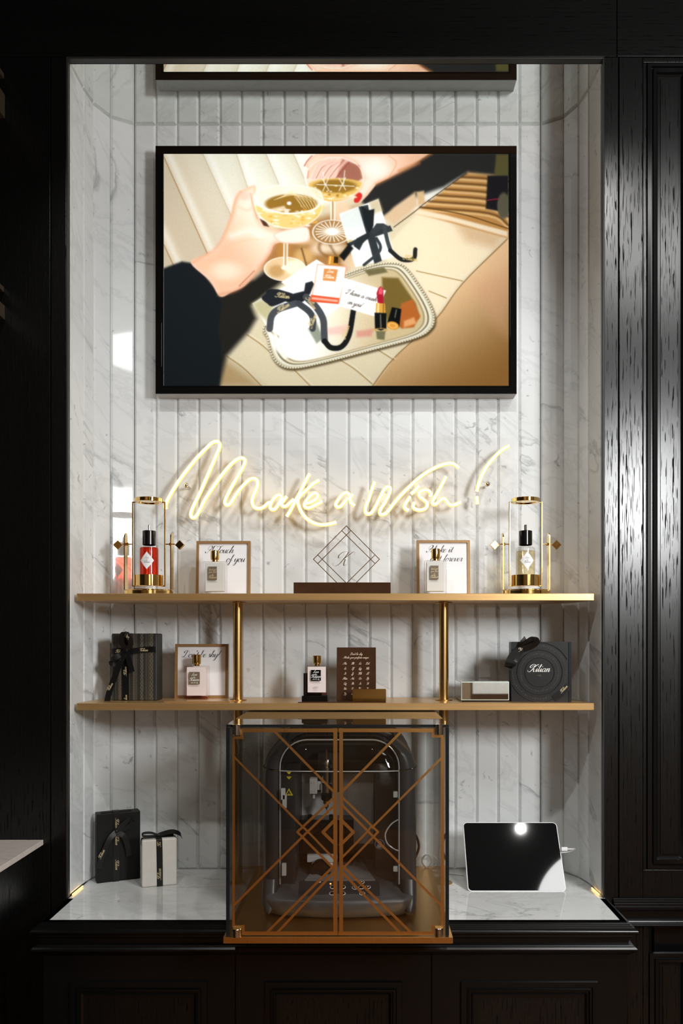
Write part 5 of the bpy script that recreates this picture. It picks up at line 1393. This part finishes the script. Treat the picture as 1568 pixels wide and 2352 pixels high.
# ------------------------------------------------------------------ wall display; its picture is painted into a fine grid of vertex colours
DT = 2.153
tx0, tx1, tz0, tz1 = X(356.5, DT), X(1186.5, DT), Z(904.5, DT), Z(334.5, DT)
tv = thing('wall_display', 'large glossy black framed screen showing two raised champagne glasses', 'screen', ((tx0 + tx1) / 2, DT, (tz0 + tz1) / 2))
W_, H_ = (tx1 - tx0) / 2, (tz1 - tz0) / 2
TR = lambda i, y: [(-W_ + i, y, -H_ + i), (W_ - i, y, -H_ + i), (W_ - i, y, H_ - i), (-W_ + i, y, H_ - i)]
obj('housing', MB().loops([TR(0.0005, 0.0015), TR(0.0005, DB - DT - 0.001)], True, True, True), M_ALU, tv, smooth=False)
obj('bezel', MB().loops([TR(0.0, 0.0015), TR(0.0006, 0.0), TR(0.0165, -0.0), TR(0.0175, 0.0006), TR(0.0178, -0.001), TR(0.0195, -0.001), TR(0.0212, 0.0004), TR(0.0212, 0.003)]), M_GLOSSBLK, tv, ang=5)
sx0, sx1 = X(376, DT) - (tx0 + tx1) / 2, X(1168, DT) - (tx0 + tx1) / 2
sz0, sz1 = Z(887, DT) - (tz0 + tz1) / 2, Z(352.5, DT) - (tz0 + tz1) / 2

def paint():
    """the advertisement on the screen, in the coordinates of a 1568-wide sketch of the display"""
    nx, ny = 640, 432
    gx = np.linspace(78, 1460, nx)
    gy = np.linspace(92, 1020, ny)
    TX, TY = np.meshgrid(gx, gy)
    img = np.zeros((ny, nx, 3))
    rs = np.random.RandomState(3)
    def lerp(a, b, t): return np.array(a)[None, None, :] * (1 - t[..., None]) + np.array(b)[None, None, :] * t[..., None]
    def smooth01(t): t = np.clip(t, 0, 1); return t * t * (3 - 2 * t)
    def blob(n, seed, k):
        r = np.random.RandomState(seed); out = np.zeros_like(TX)
        for _ in range(n):
            fx, fy, p = r.uniform(-k, k), r.uniform(-k, k), r.uniform(0, 6.28)
            out += np.sin(TX * fx + TY * fy + p)
        return out / n
    def sub(x0, x1, y0, y1):
        i0, i1 = np.searchsorted(gx, x0), np.searchsorted(gx, x1)
        j0, j1 = np.searchsorted(gy, y0), np.searchsorted(gy, y1)
        return slice(max(j0 - 1, 0), j1 + 1), slice(max(i0 - 1, 0), i1 + 1)
    def sdf(P, xx, yy):
        P = np.array(P, float)
        d = np.full(xx.shape, 1e9); ins = np.zeros(xx.shape, bool)
        for i in range(len(P)):
            a, b = P[i], P[(i + 1) % len(P)]
            e = b - a; wx, wy = xx - a[0], yy - a[1]
            L = e @ e
            t = np.clip((wx * e[0] + wy * e[1]) / (L if L > 0 else 1), 0, 1)
            d = np.minimum(d, np.hypot(wx - e[0] * t, wy - e[1] * t))
            if e[1] != 0:
                c = ((a[1] > yy) != (b[1] > yy)) & (xx < e[0] * (yy - a[1]) / e[1] + a[0])
                ins ^= c
        return np.where(ins, -d, d)
    def put(sl, m, col):
        m = np.clip(m, 0, 1)[..., None]
        c = np.array(col, float)
        img[sl] = img[sl] * (1 - m) + (c if c.ndim == 3 else c[None, None, :]) * m
    def poly(P, col, soft=2.0, op=1.0, sm=False, edge=None, ew=12):
        if sm: P = [(v.x, v.y) for v in catmull([(a, b, 0) for a, b in P], 5, True)]
        xs_ = [p[0] for p in P]; ys_ = [p[1] for p in P]
        sl = sub(min(xs_) - soft * 2, max(xs_) + soft * 2, min(ys_) - soft * 2, max(ys_) + soft * 2)
        d = sdf(P, TX[sl], TY[sl])
        m = smooth01(0.5 - d / (2 * soft)) * op
        c = np.array(col, float)
        if c.ndim == 3: c = c[sl]
        elif callable(edge): pass
        if edge is not None:
            k = smooth01(1 + d / ew)
            base = c if c.ndim == 3 else np.broadcast_to(c[None, None, :], d.shape + (3,))
            c = base * (1 - k[..., None]) + np.array(edge)[None, None, :] * k[..., None]
        put(sl, m, c)
    def line(P, wd, col, op=1.0, sm=True, soft=1.2):
        if sm and len(P) > 2: P = [(v.x, v.y) for v in catmull([(a, b, 0) for a, b in P], 5)]
        xs_ = [p[0] for p in P]; ys_ = [p[1] for p in P]
        pad = wd + soft * 2
        sl = sub(min(xs_) - pad, max(xs_) + pad, min(ys_) - pad, max(ys_) + pad)
        xx, yy = TX[sl], TY[sl]
        d = np.full(xx.shape, 1e9)
        for a, b in zip(P, P[1:]):
            e = (b[0] - a[0], b[1] - a[1]); L = e[0] ** 2 + e[1] ** 2 or 1
            t = np.clip(((xx - a[0]) * e[0] + (yy - a[1]) * e[1]) / L, 0, 1)
            d = np.minimum(d, np.hypot(xx - a[0] - e[0] * t, yy - a[1] - e[1] * t))
        put(sl, smooth01(0.5 - (d - wd / 2) / (2 * soft)) * op, col)
    def ell(cx, cy, rx, ry, col, soft=2.0, op=1.0, rot=0.0, ring=0.0):
        R = max(rx, ry) + soft * 2 + ring
        sl = sub(cx - R, cx + R, cy - R, cy + R)
        xx, yy = TX[sl] - cx, TY[sl] - cy
        c, s = math.cos(rot), math.sin(rot)
        u, v = (xx * c + yy * s) / rx, (-xx * s + yy * c) / ry
        d = (np.hypot(u, v) - 1) * min(rx, ry) * 1.15
        if ring: d = np.abs(d) - ring / 2
        put(sl, smooth01(0.5 - d / (2 * soft)) * op, col)
    def words(s, x, y, size, ang, col, wd=2.0, op=1.0):
        st, adv = strokes(s, SCRIPT, 0.42, 3)
        ca, sa = math.cos(ang), math.sin(ang)
        for P in st:
            line([(x + (a * ca + b * sa) * size, y + (a * sa - b * ca) * size) for a, b in P], wd, col, op, False, 0.8)
    # cream leather back, upper area
    t = smooth01((TX - 78) / 420 + (300 - TY) / 900)
    img[:] = lerp((214, 200, 172), (240, 240, 228), t)
    for k, (a, b) in enumerate((((78, 105), (252, 490)), ((233, 90), (352, 350)), ((368, 90), (415, 230)), ((486, 90), (540, 215)), ((596, 90), (640, 190)), ((78, 455), (120, 545)))):
        dx, dy = b[0] - a[0], b[1] - a[1]; L = math.hypot(dx, dy)
        dd = ((TX - a[0]) * dy - (TY - a[1]) * dx) / L
        put((slice(None), slice(None)), np.where((dd > 0) & (TY < 560), np.exp(-((dd - 22) / 16) ** 2) * 0.55, 0), (250, 250, 244))
        put((slice(None), slice(None)), np.where((dd < 0) & (TY < 560), np.exp(dd / 30) * 0.35, 0), (196, 182, 150))
        line([a, b], 3.0 if k in (0, 5) else 2.0, (160, 112, 62) if k in (0, 5) else (188, 164, 132), 0.95)
    # seat cushion
    poly([(420, 380), (900, 250), (1085, 320), (1455, 425), (1460, 1025), (300, 1025), (250, 700)], (226, 216, 184), 14)
    poly([(960, 470), (1090, 335), (1200, 352), (1452, 422), (1275, 600), (1170, 735), (1000, 640)], (243, 230, 202), 10)
    poly([(1230, 350), (1452, 415), (1400, 470), (1290, 440)], (206, 168, 112), 30, 0.55)
    poly([(480, 420), (860, 300), (880, 470), (800, 560), (560, 600), (470, 560)], (176, 128, 74), 22)
    for cx, cy, rx, ry, c in ((640, 500, 40, 30, (232, 190, 120)), (700, 470, 34, 24, (250, 232, 200)), (560, 480, 30, 40, (200, 140, 70)), (790, 330, 40, 40, (245, 215, 180)), (760, 470, 44, 18, (250, 240, 215)), (820, 520, 30, 30, (238, 214, 176)), (640, 440, 40, 12, (250, 225, 180)), (600, 560, 60, 20, (236, 206, 150))):
        ell(cx, cy, rx, ry, c, 18, 0.85)
    line([(630, 470), (650, 540)], 6, (90, 62, 34), 0.8, soft=4); line([(740, 450), (780, 520)], 10, (120, 82, 44), 0.6, soft=6)
    ell(760, 465, 60, 40, (140, 100, 56), 6, 0.7, 0, 10)
    # darker tan seat at the lower right
    g = smooth01((TX - 1080) / 380 * 0.42 + (TY - 640) / 380 * 0.62)
    cg = lerp((236, 203, 156), (158, 110, 54), g)
    poly([(1462, 430), (1390, 500), (1275, 615), (1165, 760), (1000, 910), (912, 1030), (1470, 1030)], cg, 4)
    line([(1455, 432), (1275, 610), (1168, 752), (1000, 908), (912, 1022)], 5, (150, 110, 58), 0.9)
    poly([(1330, 620), (1462, 560), (1462, 820), (1390, 760)], (222, 170, 130), 40, 0.5)
    for P in (((330, 900), (400, 950), (472, 1022)), ((412, 815), (470, 855), (520, 900)), ((596, 950), (668, 1022)), ((775, 910), (840, 950), (912, 1010)), ((925, 868), (1000, 915)), ((1140, 640), (1210, 668)), ((1090, 560), (1275, 600))):
        line(list(P), 4, (150, 118, 66), 0.8)
        line([(p[0] + 6, p[1] - 5) for p in P], 5, (244, 238, 214), 0.5, soft=3)
    poly([(320, 910), (420, 980), (470, 1024), (250, 1024)], (170, 128, 70), 30, 0.6)
    # ribbed seat at the upper right
    poly([(1085, 330), (1300, 160), (1460, 175), (1460, 430), (1200, 360)], (196, 142, 78), 6)
    for k in range(7):
        u = k / 6
        xl_, yl_ = 1295 - 200 * u, 170 + 145 * u
        yr = 182 + 190 * u
        line([(xl_, yl_), (1380, yl_ + (yr - yl_) * 0.45), (1462, yr + 20 * u)], 9, (236, 196, 134), 0.9, soft=4)
        line([(xl_ + 10, yl_ - 9), (1380, yl_ - 11 + (yr - yl_) * 0.45), (1462, yr - 13 + 20 * u)], 8, (96, 66, 32), 0.75, soft=4)
    line([(1105, 305), (1280, 335), (1462, 392)], 5, (104, 74, 34), 0.9)
    poly([(1090, 312), (1200, 335), (1455, 402), (1455, 424), (1230, 362), (1082, 332)], (246, 230, 200), 5)
    # dark sleeve and shade across the top right
    poly([(1130, 85), (1470, 85), (1470, 185), (1300, 165), (1200, 225), (1095, 262), (1000, 320), (950, 345), (905, 320), (860, 275), (880, 215), (980, 185), (1080, 135)], (44, 44, 43), 12)
    poly([(960, 345), (1000, 305), (1085, 245), (1095, 300), (1000, 375)], (226, 200, 160), 8)
    poly([(1090, 245), (1120, 240), (1125, 290), (1098, 300)], (222, 190, 140), 6)
    line([(1000, 385), (1090, 318), (1130, 285), (1290, 170)], 4, (84, 62, 38), 0.9)
    poly([(1375, 180), (1460, 176), (1460, 320), (1440, 325), (1368, 312)], (32, 30, 32), 5)
    poly([(1410, 95), (1460, 95), (1460, 180), (1402, 178)], (94, 90, 52), 6)
    ell(1440, 300, 26, 52, (96, 92, 74), 5)
    line([(1374, 278), (1420, 272)], 3, (190, 40, 76))
    # dark sleeve at the left and the shadow beneath
    poly([(250, 640), (440, 590), (500, 545), (560, 600), (485, 655), (430, 700), (450, 750), (420, 800), (330, 900), (300, 1022), (78, 1022), (78, 700)], (38, 36, 32), 16)
    poly([(70, 552), (150, 522), (188, 528), (240, 575), (292, 640), (308, 690), (296, 790), (310, 880), (300, 1030), (70, 1030)], (27, 32, 35), 7)
    # left hand
    hand = lerp((240, 202, 166), (255, 240, 226), smooth01((TX - 300) / 300 + (480 - TY) / 400))
    poly([(186, 528), (240, 498), (290, 470), (320, 410), (345, 345), (358, 290), (372, 252), (405, 232), (445, 220), (446, 290), (460, 350), (490, 382), (560, 400), (640, 388), (662, 410), (655, 440), (605, 450), (560, 444), (522, 456), (505, 492), (470, 540), (430, 592), (395, 625), (350, 645), (302, 662), (262, 600)], hand, 3, 1, True, (246, 208, 178), 26)
    line([(196, 524), (260, 488), (300, 452), (326, 400), (350, 338), (364, 280), (385, 244)], 9, (232, 166, 122), 0.55, soft=7)
    line([(300, 470), (400, 440), (480, 432)], 4, (240, 202, 166), 0.55, soft=5); line([(425, 250), (436, 300), (452, 350)], 5, (222, 146, 112), 0.6, soft=4)
    line([(372, 300), (410, 318), (440, 300)], 8, (246, 206, 178), 0.6, soft=8); line([(350, 420), (420, 400), (470, 420)], 26, (255, 250, 244), 0.6, soft=16)
    line([(300, 655), (370, 636), (432, 588), (468, 540), (506, 490), (524, 456)], 12, (216, 150, 108), 0.55, soft=9)
    ell(400, 262, 26, 16, (250, 206, 186), 12, 0.7); ell(330, 560, 60, 34, (255, 244, 232), 26, 0.6)
    line([(380, 620), (410, 590), (440, 560)], 5, (190, 120, 86), 0.7)
    poly([(462, 352), (478, 380), (500, 384), (486, 362)], (80, 52, 40), 3)
    poly([(615, 392), (655, 396), (660, 430), (620, 438)], (254, 240, 232), 6)
    # right hand
    hr = lerp((254, 232, 216), (236, 184, 134), smooth01((TX - 900) / 300))
    poly([(655, 118), (690, 92), (1150, 88), (1075, 136), (978, 190), (930, 214), (895, 258), (866, 288), (838, 282), (838, 252), (862, 222), (878, 185), (845, 130), (790, 104), (725, 108), (684, 140), (664, 185), (652, 190), (658, 150), (640, 140)], hr, 3, 1, False, (246, 208, 180), 20)
    line([(1100, 130), (1040, 160), (978, 190), (930, 214)], 12, (214, 140, 84), 0.5, soft=8); line([(1150, 92), (1075, 136), (1020, 160)], 10, (206, 132, 72), 0.6, soft=7); ell(930, 150, 50, 36, (255, 248, 240), 24, 0.7)
    poly([(846, 256), (864, 247), (873, 262), (858, 286), (840, 284)], (216, 52, 44), 2, 1, True)
    line([(640, 142), (652, 122), (672, 100)], 3, (190, 50, 50), 0.9); line([(654, 190), (658, 160)], 4, (200, 52, 50), 0.9)
    line([(980, 186), (1010, 130), (980, 100)], 3, (224, 160, 110), 0.7)
    # right glass
    poly([(648, 160), (690, 112), (765, 104), (835, 114), (880, 170), (872, 225), (835, 265), (765, 285), (695, 265), (658, 225)], (246, 214, 190), 3, 0.55, True)
    poly([(790, 112), (862, 140), (874, 190), (840, 215), (800, 190), (770, 190)], (150, 74, 54), 5, 0.75)
    for k in range(4):
        line([(676 + k * 26, 190), (700 + k * 30, 140), (740 + k * 24, 118)], 12, (250, 206, 190), 0.8, soft=4)
        line([(688 + k * 26, 190), (714 + k * 30, 146), (756 + k * 22, 126)], 3, (160, 66, 56), 0.7)
    poly([(660, 210), (760, 190), (868, 205), (850, 248), (765, 283), (690, 262)], (232, 196, 104), 4, 0.95, True)
    ell(765, 222, 86, 26, (140, 98, 28), 6, 0.8)
    for k in range(26):
        ell(rs.uniform(672, 858), rs.uniform(215, 275), rs.uniform(3, 10), rs.uniform(2, 5), (255, 248, 214) if k % 3 else (168, 122, 40), 2, 0.8)
    for a, b in (((712, 190), (740, 240)), ((740, 185), (716, 240)), ((780, 190), (806, 236)), ((806, 188), (780, 240)), ((690, 215), (840, 222)), ((716, 165), (722, 215)), ((803, 160), (798, 215))):
        line([a, b], 3.5, (255, 253, 240), 0.85)
    ell(762, 190, 116, 84, (255, 255, 250), 2, 0.75, 0, 3)
    line([(748, 285), (748, 368)], 5, (255, 252, 240)); line([(762, 285), (762, 368)], 5, (255, 252, 240)); line([(755, 286), (755, 370)], 6, (190, 152, 100))
    ell(752, 405, 78, 49, (176, 132, 78), 2)
    for k in range(22):
        a = 2 * math.pi * k / 22
        line([(752 + 14 * math.cos(a), 403 + 9 * math.sin(a)), (752 + 66 * math.cos(a), 403 + 40 * math.sin(a))], 4.5, (254, 250, 240), 0.9)
    ell(752, 403, 20, 14, (255, 254, 248), 3); ell(752, 405, 77, 48, (255, 254, 248), 1.6, 0.95, 0, 4)
    # left glass
    poly([(436, 262), (470, 226), (577, 216), (690, 230), (718, 270), (706, 330), (650, 376), (577, 392), (505, 374), (450, 330)], (248, 240, 222), 3, 0.72, True)
    poly([(446, 300), (575, 330), (712, 296), (700, 338), (648, 376), (577, 390), (508, 373), (460, 335)], (244, 214, 130), 4, 0.95, True)
    ell(588, 292, 104, 38, (156, 112, 36), 5, 0.95)
    for k in range(44):
        ell(rs.uniform(462, 696), rs.uniform(312, 382), rs.uniform(3, 13), rs.uniform(2, 6), [(255, 250, 226), (236, 180, 70), (255, 255, 250)][k % 3], 2, 0.8)
    for k in range(6):
        line([(520 + k * 10, 276 - k * 4), (590, 258 - k * 3), (660 - k * 8, 268 + k * 3), (690 - k * 12, 300 + k)], 2.2, (252, 236, 186), 0.8)
        line([(600 + k * 15, 262), (640 + k * 10, 312)], 2.0, (252, 236, 186), 0.8)
    ell(580, 290, 9, 7, (255, 255, 255), 3); poly([(480, 318), (560, 300), (575, 320), (490, 330)], (255, 240, 214), 5, 0.8)
    line([(440, 262), (470, 305), (540, 327), (600, 330), (680, 314), (714, 276)], 7, (255, 254, 248), 0.95)
    line([(440, 262), (470, 232), (577, 218), (690, 236), (714, 270)], 3, (255, 255, 252), 0.75)
    line([(440, 270), (452, 325), (500, 370), (577, 390), (650, 376), (704, 332), (715, 280)], 4, (255, 252, 238), 0.8)
    poly([(600, 388), (650, 384), (662, 412), (655, 440), (600, 450), (545, 446), (520, 412)], (255, 240, 228), 4, 1, True, (246, 204, 182), 8)
    ell(563, 552, 83, 48, (236, 208, 160), 3); ell(600, 545, 40, 30, (255, 248, 226), 12, 0.9); ell(530, 560, 30, 24, (190, 142, 74), 10, 0.6)
    ell(563, 552, 82, 47, (255, 252, 238), 1.5, 0.95, 0, 3.5)
    line([(560, 452), (558, 545)], 5, (255, 253, 244)); line([(573, 452), (572, 545)], 5, (255, 253, 244)); line([(566, 454), (565, 540)], 7, (206, 172, 120))
    ell(564, 547, 16, 9, (252, 246, 230), 2)
    # gift at the right with its ribbon
    poly([(780, 332), (860, 302), (938, 272), (970, 380), (1004, 502), (930, 524), (846, 545), (812, 440)], (252, 253, 251), 2)
    poly([(785, 332), (860, 302), (885, 380), (800, 400)], (226, 232, 228), 10, 0.8); poly([(900, 288), (938, 272), (955, 320), (915, 335)], (206, 190, 140), 10, 0.7)
    R_ = (52, 58, 60)
    poly([(858, 304), (896, 296), (918, 400), (952, 520), (922, 532), (892, 420)], R_, 1.8)
    poly([(808, 452), (880, 418), (985, 378), (995, 400), (900, 432), (822, 462)], R_, 1.8)
    poly([(868, 300), (898, 318), (922, 312), (918, 380), (900, 410), (884, 380)], (34, 38, 40), 2)
    poly([(838, 460), (850, 430), (898, 405), (905, 420), (876, 450), (862, 478)], (44, 50, 52), 2); poly([(905, 405), (930, 370), (958, 370), (990, 388), (985, 400), (950, 392), (920, 418)], (58, 64, 66), 2)
    line([(962, 384), (974, 440), (988, 482)], 16, (66, 72, 74)); line([(985, 478), (1030, 514), (1078, 512), (1086, 474)], 17, (34, 38, 40)); line([(930, 430), (946, 462), (935, 490), (880, 536)], 12, (56, 62, 64))
    poly([(780, 500), (800, 520), (838, 470), (820, 450)], (26, 28, 28), 4)
    words('Kilian', 1040, 514, 9, 0.15, (220, 196, 120), 2.0); words('ian', 812, 446, 7, -0.2, (220, 196, 120), 2.0)
    # tray
    outer = [(484, 770), (490, 830), (508, 900), (545, 940), (600, 950), (700, 932), (900, 880), (1090, 828), (1150, 792), (1166, 748), (1148, 690), (1100, 610), (1050, 545), (1005, 526), (930, 532), (810, 570), (660, 640)]
    so = [(v.x, v.y) for v in catmull([(a, b, 0) for a, b in outer], 6, True)]
    poly([(p[0] + 4, p[1] + 8) for p in so], (58, 44, 24), 7, 0.8)
    poly(so, (214, 206, 176), 2)
    c0 = np.array([830, 735])
    inn = lambda k: [tuple(c0 + (np.array(p) - c0) * k) for p in so]
    poly(inn(0.955), (240, 238, 220), 2); poly(inn(0.925), (126, 112, 78), 2); poly(inn(0.905), (236, 228, 204), 2); poly(inn(0.875), (170, 150, 106), 2)
    fl = lerp((252, 252, 246), (214, 196, 150), smooth01((TX - 620) / 380))
    poly(inn(0.855), fl, 3)
    poly([(952, 585), (1018, 588), (1088, 690), (1102, 748), (1010, 790), (976, 770), (955, 700)], (124, 102, 48), 7)
    poly([(1030, 690), (1075, 672), (1106, 740), (1080, 785), (1030, 790), (1010, 760)], (188, 104, 46), 5); poly([(1040, 760), (1080, 745), (1090, 770), (1040, 785)], (232, 170, 110), 6)
    poly([(880, 556), (960, 545), (975, 565), (900, 580)], (120, 112, 74), 5); poly([(730, 790), (830, 770), (830, 810), (740, 815)], (236, 196, 186), 8, 0.7); poly([(850, 800), (920, 790), (910, 820), (850, 825)], (216, 130, 120), 8, 0.6)
    bd = inn(0.985)
    acc = 0
    for a, b in zip(bd, bd[1:] + bd[:1]):
        L = math.hypot(b[0] - a[0], b[1] - a[1]); s_ = -acc
        while s_ + 11 < L:
            s_ += 11; u = s_ / L
            x_, y_ = a[0] + (b[0] - a[0]) * u, a[1] + (b[1] - a[1]) * u
            ell(x_ + 1, y_ + 1.5, 4.6, 4.6, (112, 94, 56), 1.5); ell(x_ - 0.5, y_ - 0.5, 3.0, 3.0, (255, 253, 238), 1.2)
        acc = L - s_ if L > s_ else 0
    # envelope and big gift
    poly([(548, 605), (690, 514), (770, 562), (790, 660), (700, 700)], (254, 253, 250), 2)
    poly([(432, 690), (500, 648), (640, 590), (800, 690), (720, 750), (586, 855), (490, 782)], (253, 254, 253), 2)
    poly([(432, 690), (468, 672), (520, 700), (490, 760), (450, 725)], (190, 180, 120), 12, 0.75); poly([(488, 790), (586, 858), (640, 900), (560, 910), (510, 860)], (250, 250, 246), 6, 0.9)
    poly([(640, 820), (700, 780), (730, 830), (650, 880)], (248, 248, 240), 5); poly([(655, 790), (690, 765), (716, 830), (690, 850)], (130, 140, 120), 5, 0.8)
    line([(590, 852), (722, 748), (790, 700)], 2, (206, 206, 200), 0.8)
    poly([(488, 652), (520, 632), (640, 668), (612, 690), (560, 680)], (34, 38, 42), 2, 1, True); poly([(470, 664), (520, 634), (560, 640), (600, 660), (520, 700), (492, 690)], (38, 42, 46), 2, 1, True)
    poly([(598, 650), (640, 640), (645, 608), (672, 600), (680, 612), (664, 652), (620, 690), (596, 680)], (36, 40, 44), 2)
    line([(606, 690), (540, 712), (510, 740), (502, 790)], 27, (76, 80, 84)); line([(618, 690), (660, 722), (676, 752), (674, 790)], 25, (66, 70, 74)); line([(648, 664), (690, 706), (716, 752), (720, 800), (722, 838)], 27, (74, 78, 82))
    line([(722, 840), (748, 866), (790, 862), (820, 815), (838, 715)], 22, (26, 28, 30))
    for s_, x_, y_, an in (('Kilian', 528, 664, 0.12), ('Kilian', 538, 726, -0.55), ('Kilian', 648, 672, 0.95), ('Kilian', 672, 786, -1.2), ('Kilian', 806, 830, -1.25)):
        words(s_, x_, y_, 9, an, (228, 206, 150), 2.2)
    # perfume bottle
    poly([(692, 532), (810, 542), (802, 600), (780, 692), (664, 682), (682, 600)], (255, 253, 250), 1.5, 1, False, (238, 170, 132), 7)
    poly([(668, 655), (782, 668), (778, 692), (664, 682)], (226, 84, 48), 2); poly([(672, 664), (776, 676), (774, 684), (670, 673)], (255, 214, 190), 3, 0.8)
    poly([(720, 550), (776, 554), (766, 602), (714, 598)], (224, 150, 84), 1.5); words('Love', 732, 566, 6, 0.07, (255, 246, 226), 1.8); words('Kilian', 722, 588, 6.5, 0.07, (255, 246, 226), 1.8)
    poly([(738, 500), (780, 502), (776, 536), (734, 533)], (224, 150, 50), 2); poly([(760, 502), (778, 503), (776, 530), (758, 528)], (52, 40, 24), 2); line([(746, 503), (742, 530)], 5, (255, 230, 150), 0.9)
    # card and lipstick
    poly([(800, 588), (968, 638), (926, 742), (782, 700)], (254, 254, 252), 2)
    words('I have a crush', 806, 650, 9.5, 0.26, (96, 84, 76), 2.0); words('on you!', 812, 690, 9.5, 0.26, (96, 84, 76), 2.0)
    words('Kilian', 838, 628, 6, 0.26, (222, 216, 208), 1.6)
    poly([(935, 690), (930, 648), (938, 628), (948, 620), (958, 634), (958, 690)], (178, 30, 50), 1.5); poly([(938, 652), (940, 634), (949, 622), (956, 640), (952, 654)], (236, 96, 112), 1.5)
    poly([(928, 688), (964, 690), (966, 728), (926, 726)], (226, 170, 70), 1.5); line([(938, 690), (936, 726)], 6, (255, 240, 180), 0.9); line([(958, 692), (958, 726)], 4, (120, 80, 24), 0.8)
    poly([(922, 726), (970, 728), (970, 790), (948, 798), (924, 790)], (20, 22, 22), 1.5); line([(946, 735), (948, 790)], 5, (170, 170, 150), 0.6); ell(947, 795, 23, 6, (214, 166, 80), 1.5, 0.9, 0, 3)
    poly([(992, 704), (1030, 712), (1022, 780), (1002, 795), (972, 770)], (18, 20, 20), 2); line([(1010, 715), (1004, 745)], 4, (170, 170, 160), 0.6); ell(995, 778, 25, 16, (226, 158, 62), 1.5, 1, 0.2); ell(995, 778, 16, 9, (250, 214, 130), 2, 0.9, 0.2, 3)
    poly([(928, 800), (966, 800), (962, 835), (932, 832)], (96, 96, 64), 4, 0.8)
    # bloom of the flash-lit whites and a soft print
    def box(a, r, ax):
        k = np.cumsum(np.concatenate([np.repeat(a.take([0], ax), r + 1, ax), a, np.repeat(a.take([-1], ax), r, ax)], ax), ax)
        n = a.shape[ax]
        return (k.take(range(2 * r + 1, 2 * r + 1 + n), ax) - k.take(range(0, n), ax)) / (2 * r + 1)
    def blur(a, r):
        for _ in range(2):
            a = box(box(a, r, 0), r, 1)
        return a
    img = img * 0.55 + blur(img, 1) * 0.45
    hi = np.clip(img - 205, 0, 60)
    img = img + blur(hi, 9) * 0.30 + blur(hi, 3) * 0.12
    vg = 1.0 - 0.16 * smooth01((np.hypot((TX - 690) / 900, (TY - 500) / 620) - 0.45) / 0.7)
    img = img * vg[..., None]
    # camera flash fall-off in the picture itself and a little grain
    img_ = img * (1 + 0.012 * rs.randn(ny, nx, 1))
    # clip and convert the sRGB values to linear
    c = np.clip(img_, 0, 255) / 255.0
    lin = np.where(c <= 0.04045, c / 12.92, ((c + 0.055) / 1.055) ** 2.4)
    return lin, nx, ny

lin, nx, ny = paint()
xs_ = np.linspace(sx0, sx1, nx); zs_ = np.linspace(sz1, sz0, ny)
VX, VZ = np.meshgrid(xs_, zs_)
co_ = np.stack([VX, np.full_like(VX, 0.0008), VZ], -1).reshape(-1, 3).astype(np.float32)
me = bpy.data.meshes.new('picture')
nq = (nx - 1) * (ny - 1)
me.vertices.add(nx * ny); me.vertices.foreach_set('co', co_.ravel())
ii = (np.arange(ny - 1)[:, None] * nx + np.arange(nx - 1)[None, :]).ravel()
quads = np.stack([ii, ii + nx, ii + nx + 1, ii + 1], 1).astype(np.int32)
me.loops.add(nq * 4); me.loops.foreach_set('vertex_index', quads.ravel())
me.polygons.add(nq); me.polygons.foreach_set('loop_start', np.arange(0, nq * 4, 4, dtype=np.int32))
me.update(calc_edges=True)
at = me.color_attributes.new('picture_colour', 'FLOAT_COLOR', 'POINT')
rgba = np.ones((nx * ny, 4), np.float32); rgba[:, :3] = lin.reshape(-1, 3)
at.data.foreach_set('color', rgba.ravel())
t = NT('lit_screen')
a_ = t.n('ShaderNodeAttribute'); a_.attribute_name = 'picture_colour'
em = t.n('ShaderNodeEmission'); t.l(a_.outputs['Color'], em.inputs[0]); em.inputs[1].default_value = 1.05
t.l(em.outputs[0], t.out.inputs[0])
me.materials.append(t.m)
pic = bpy.data.objects.new('picture', me); COL.objects.link(pic); pic.parent = tv
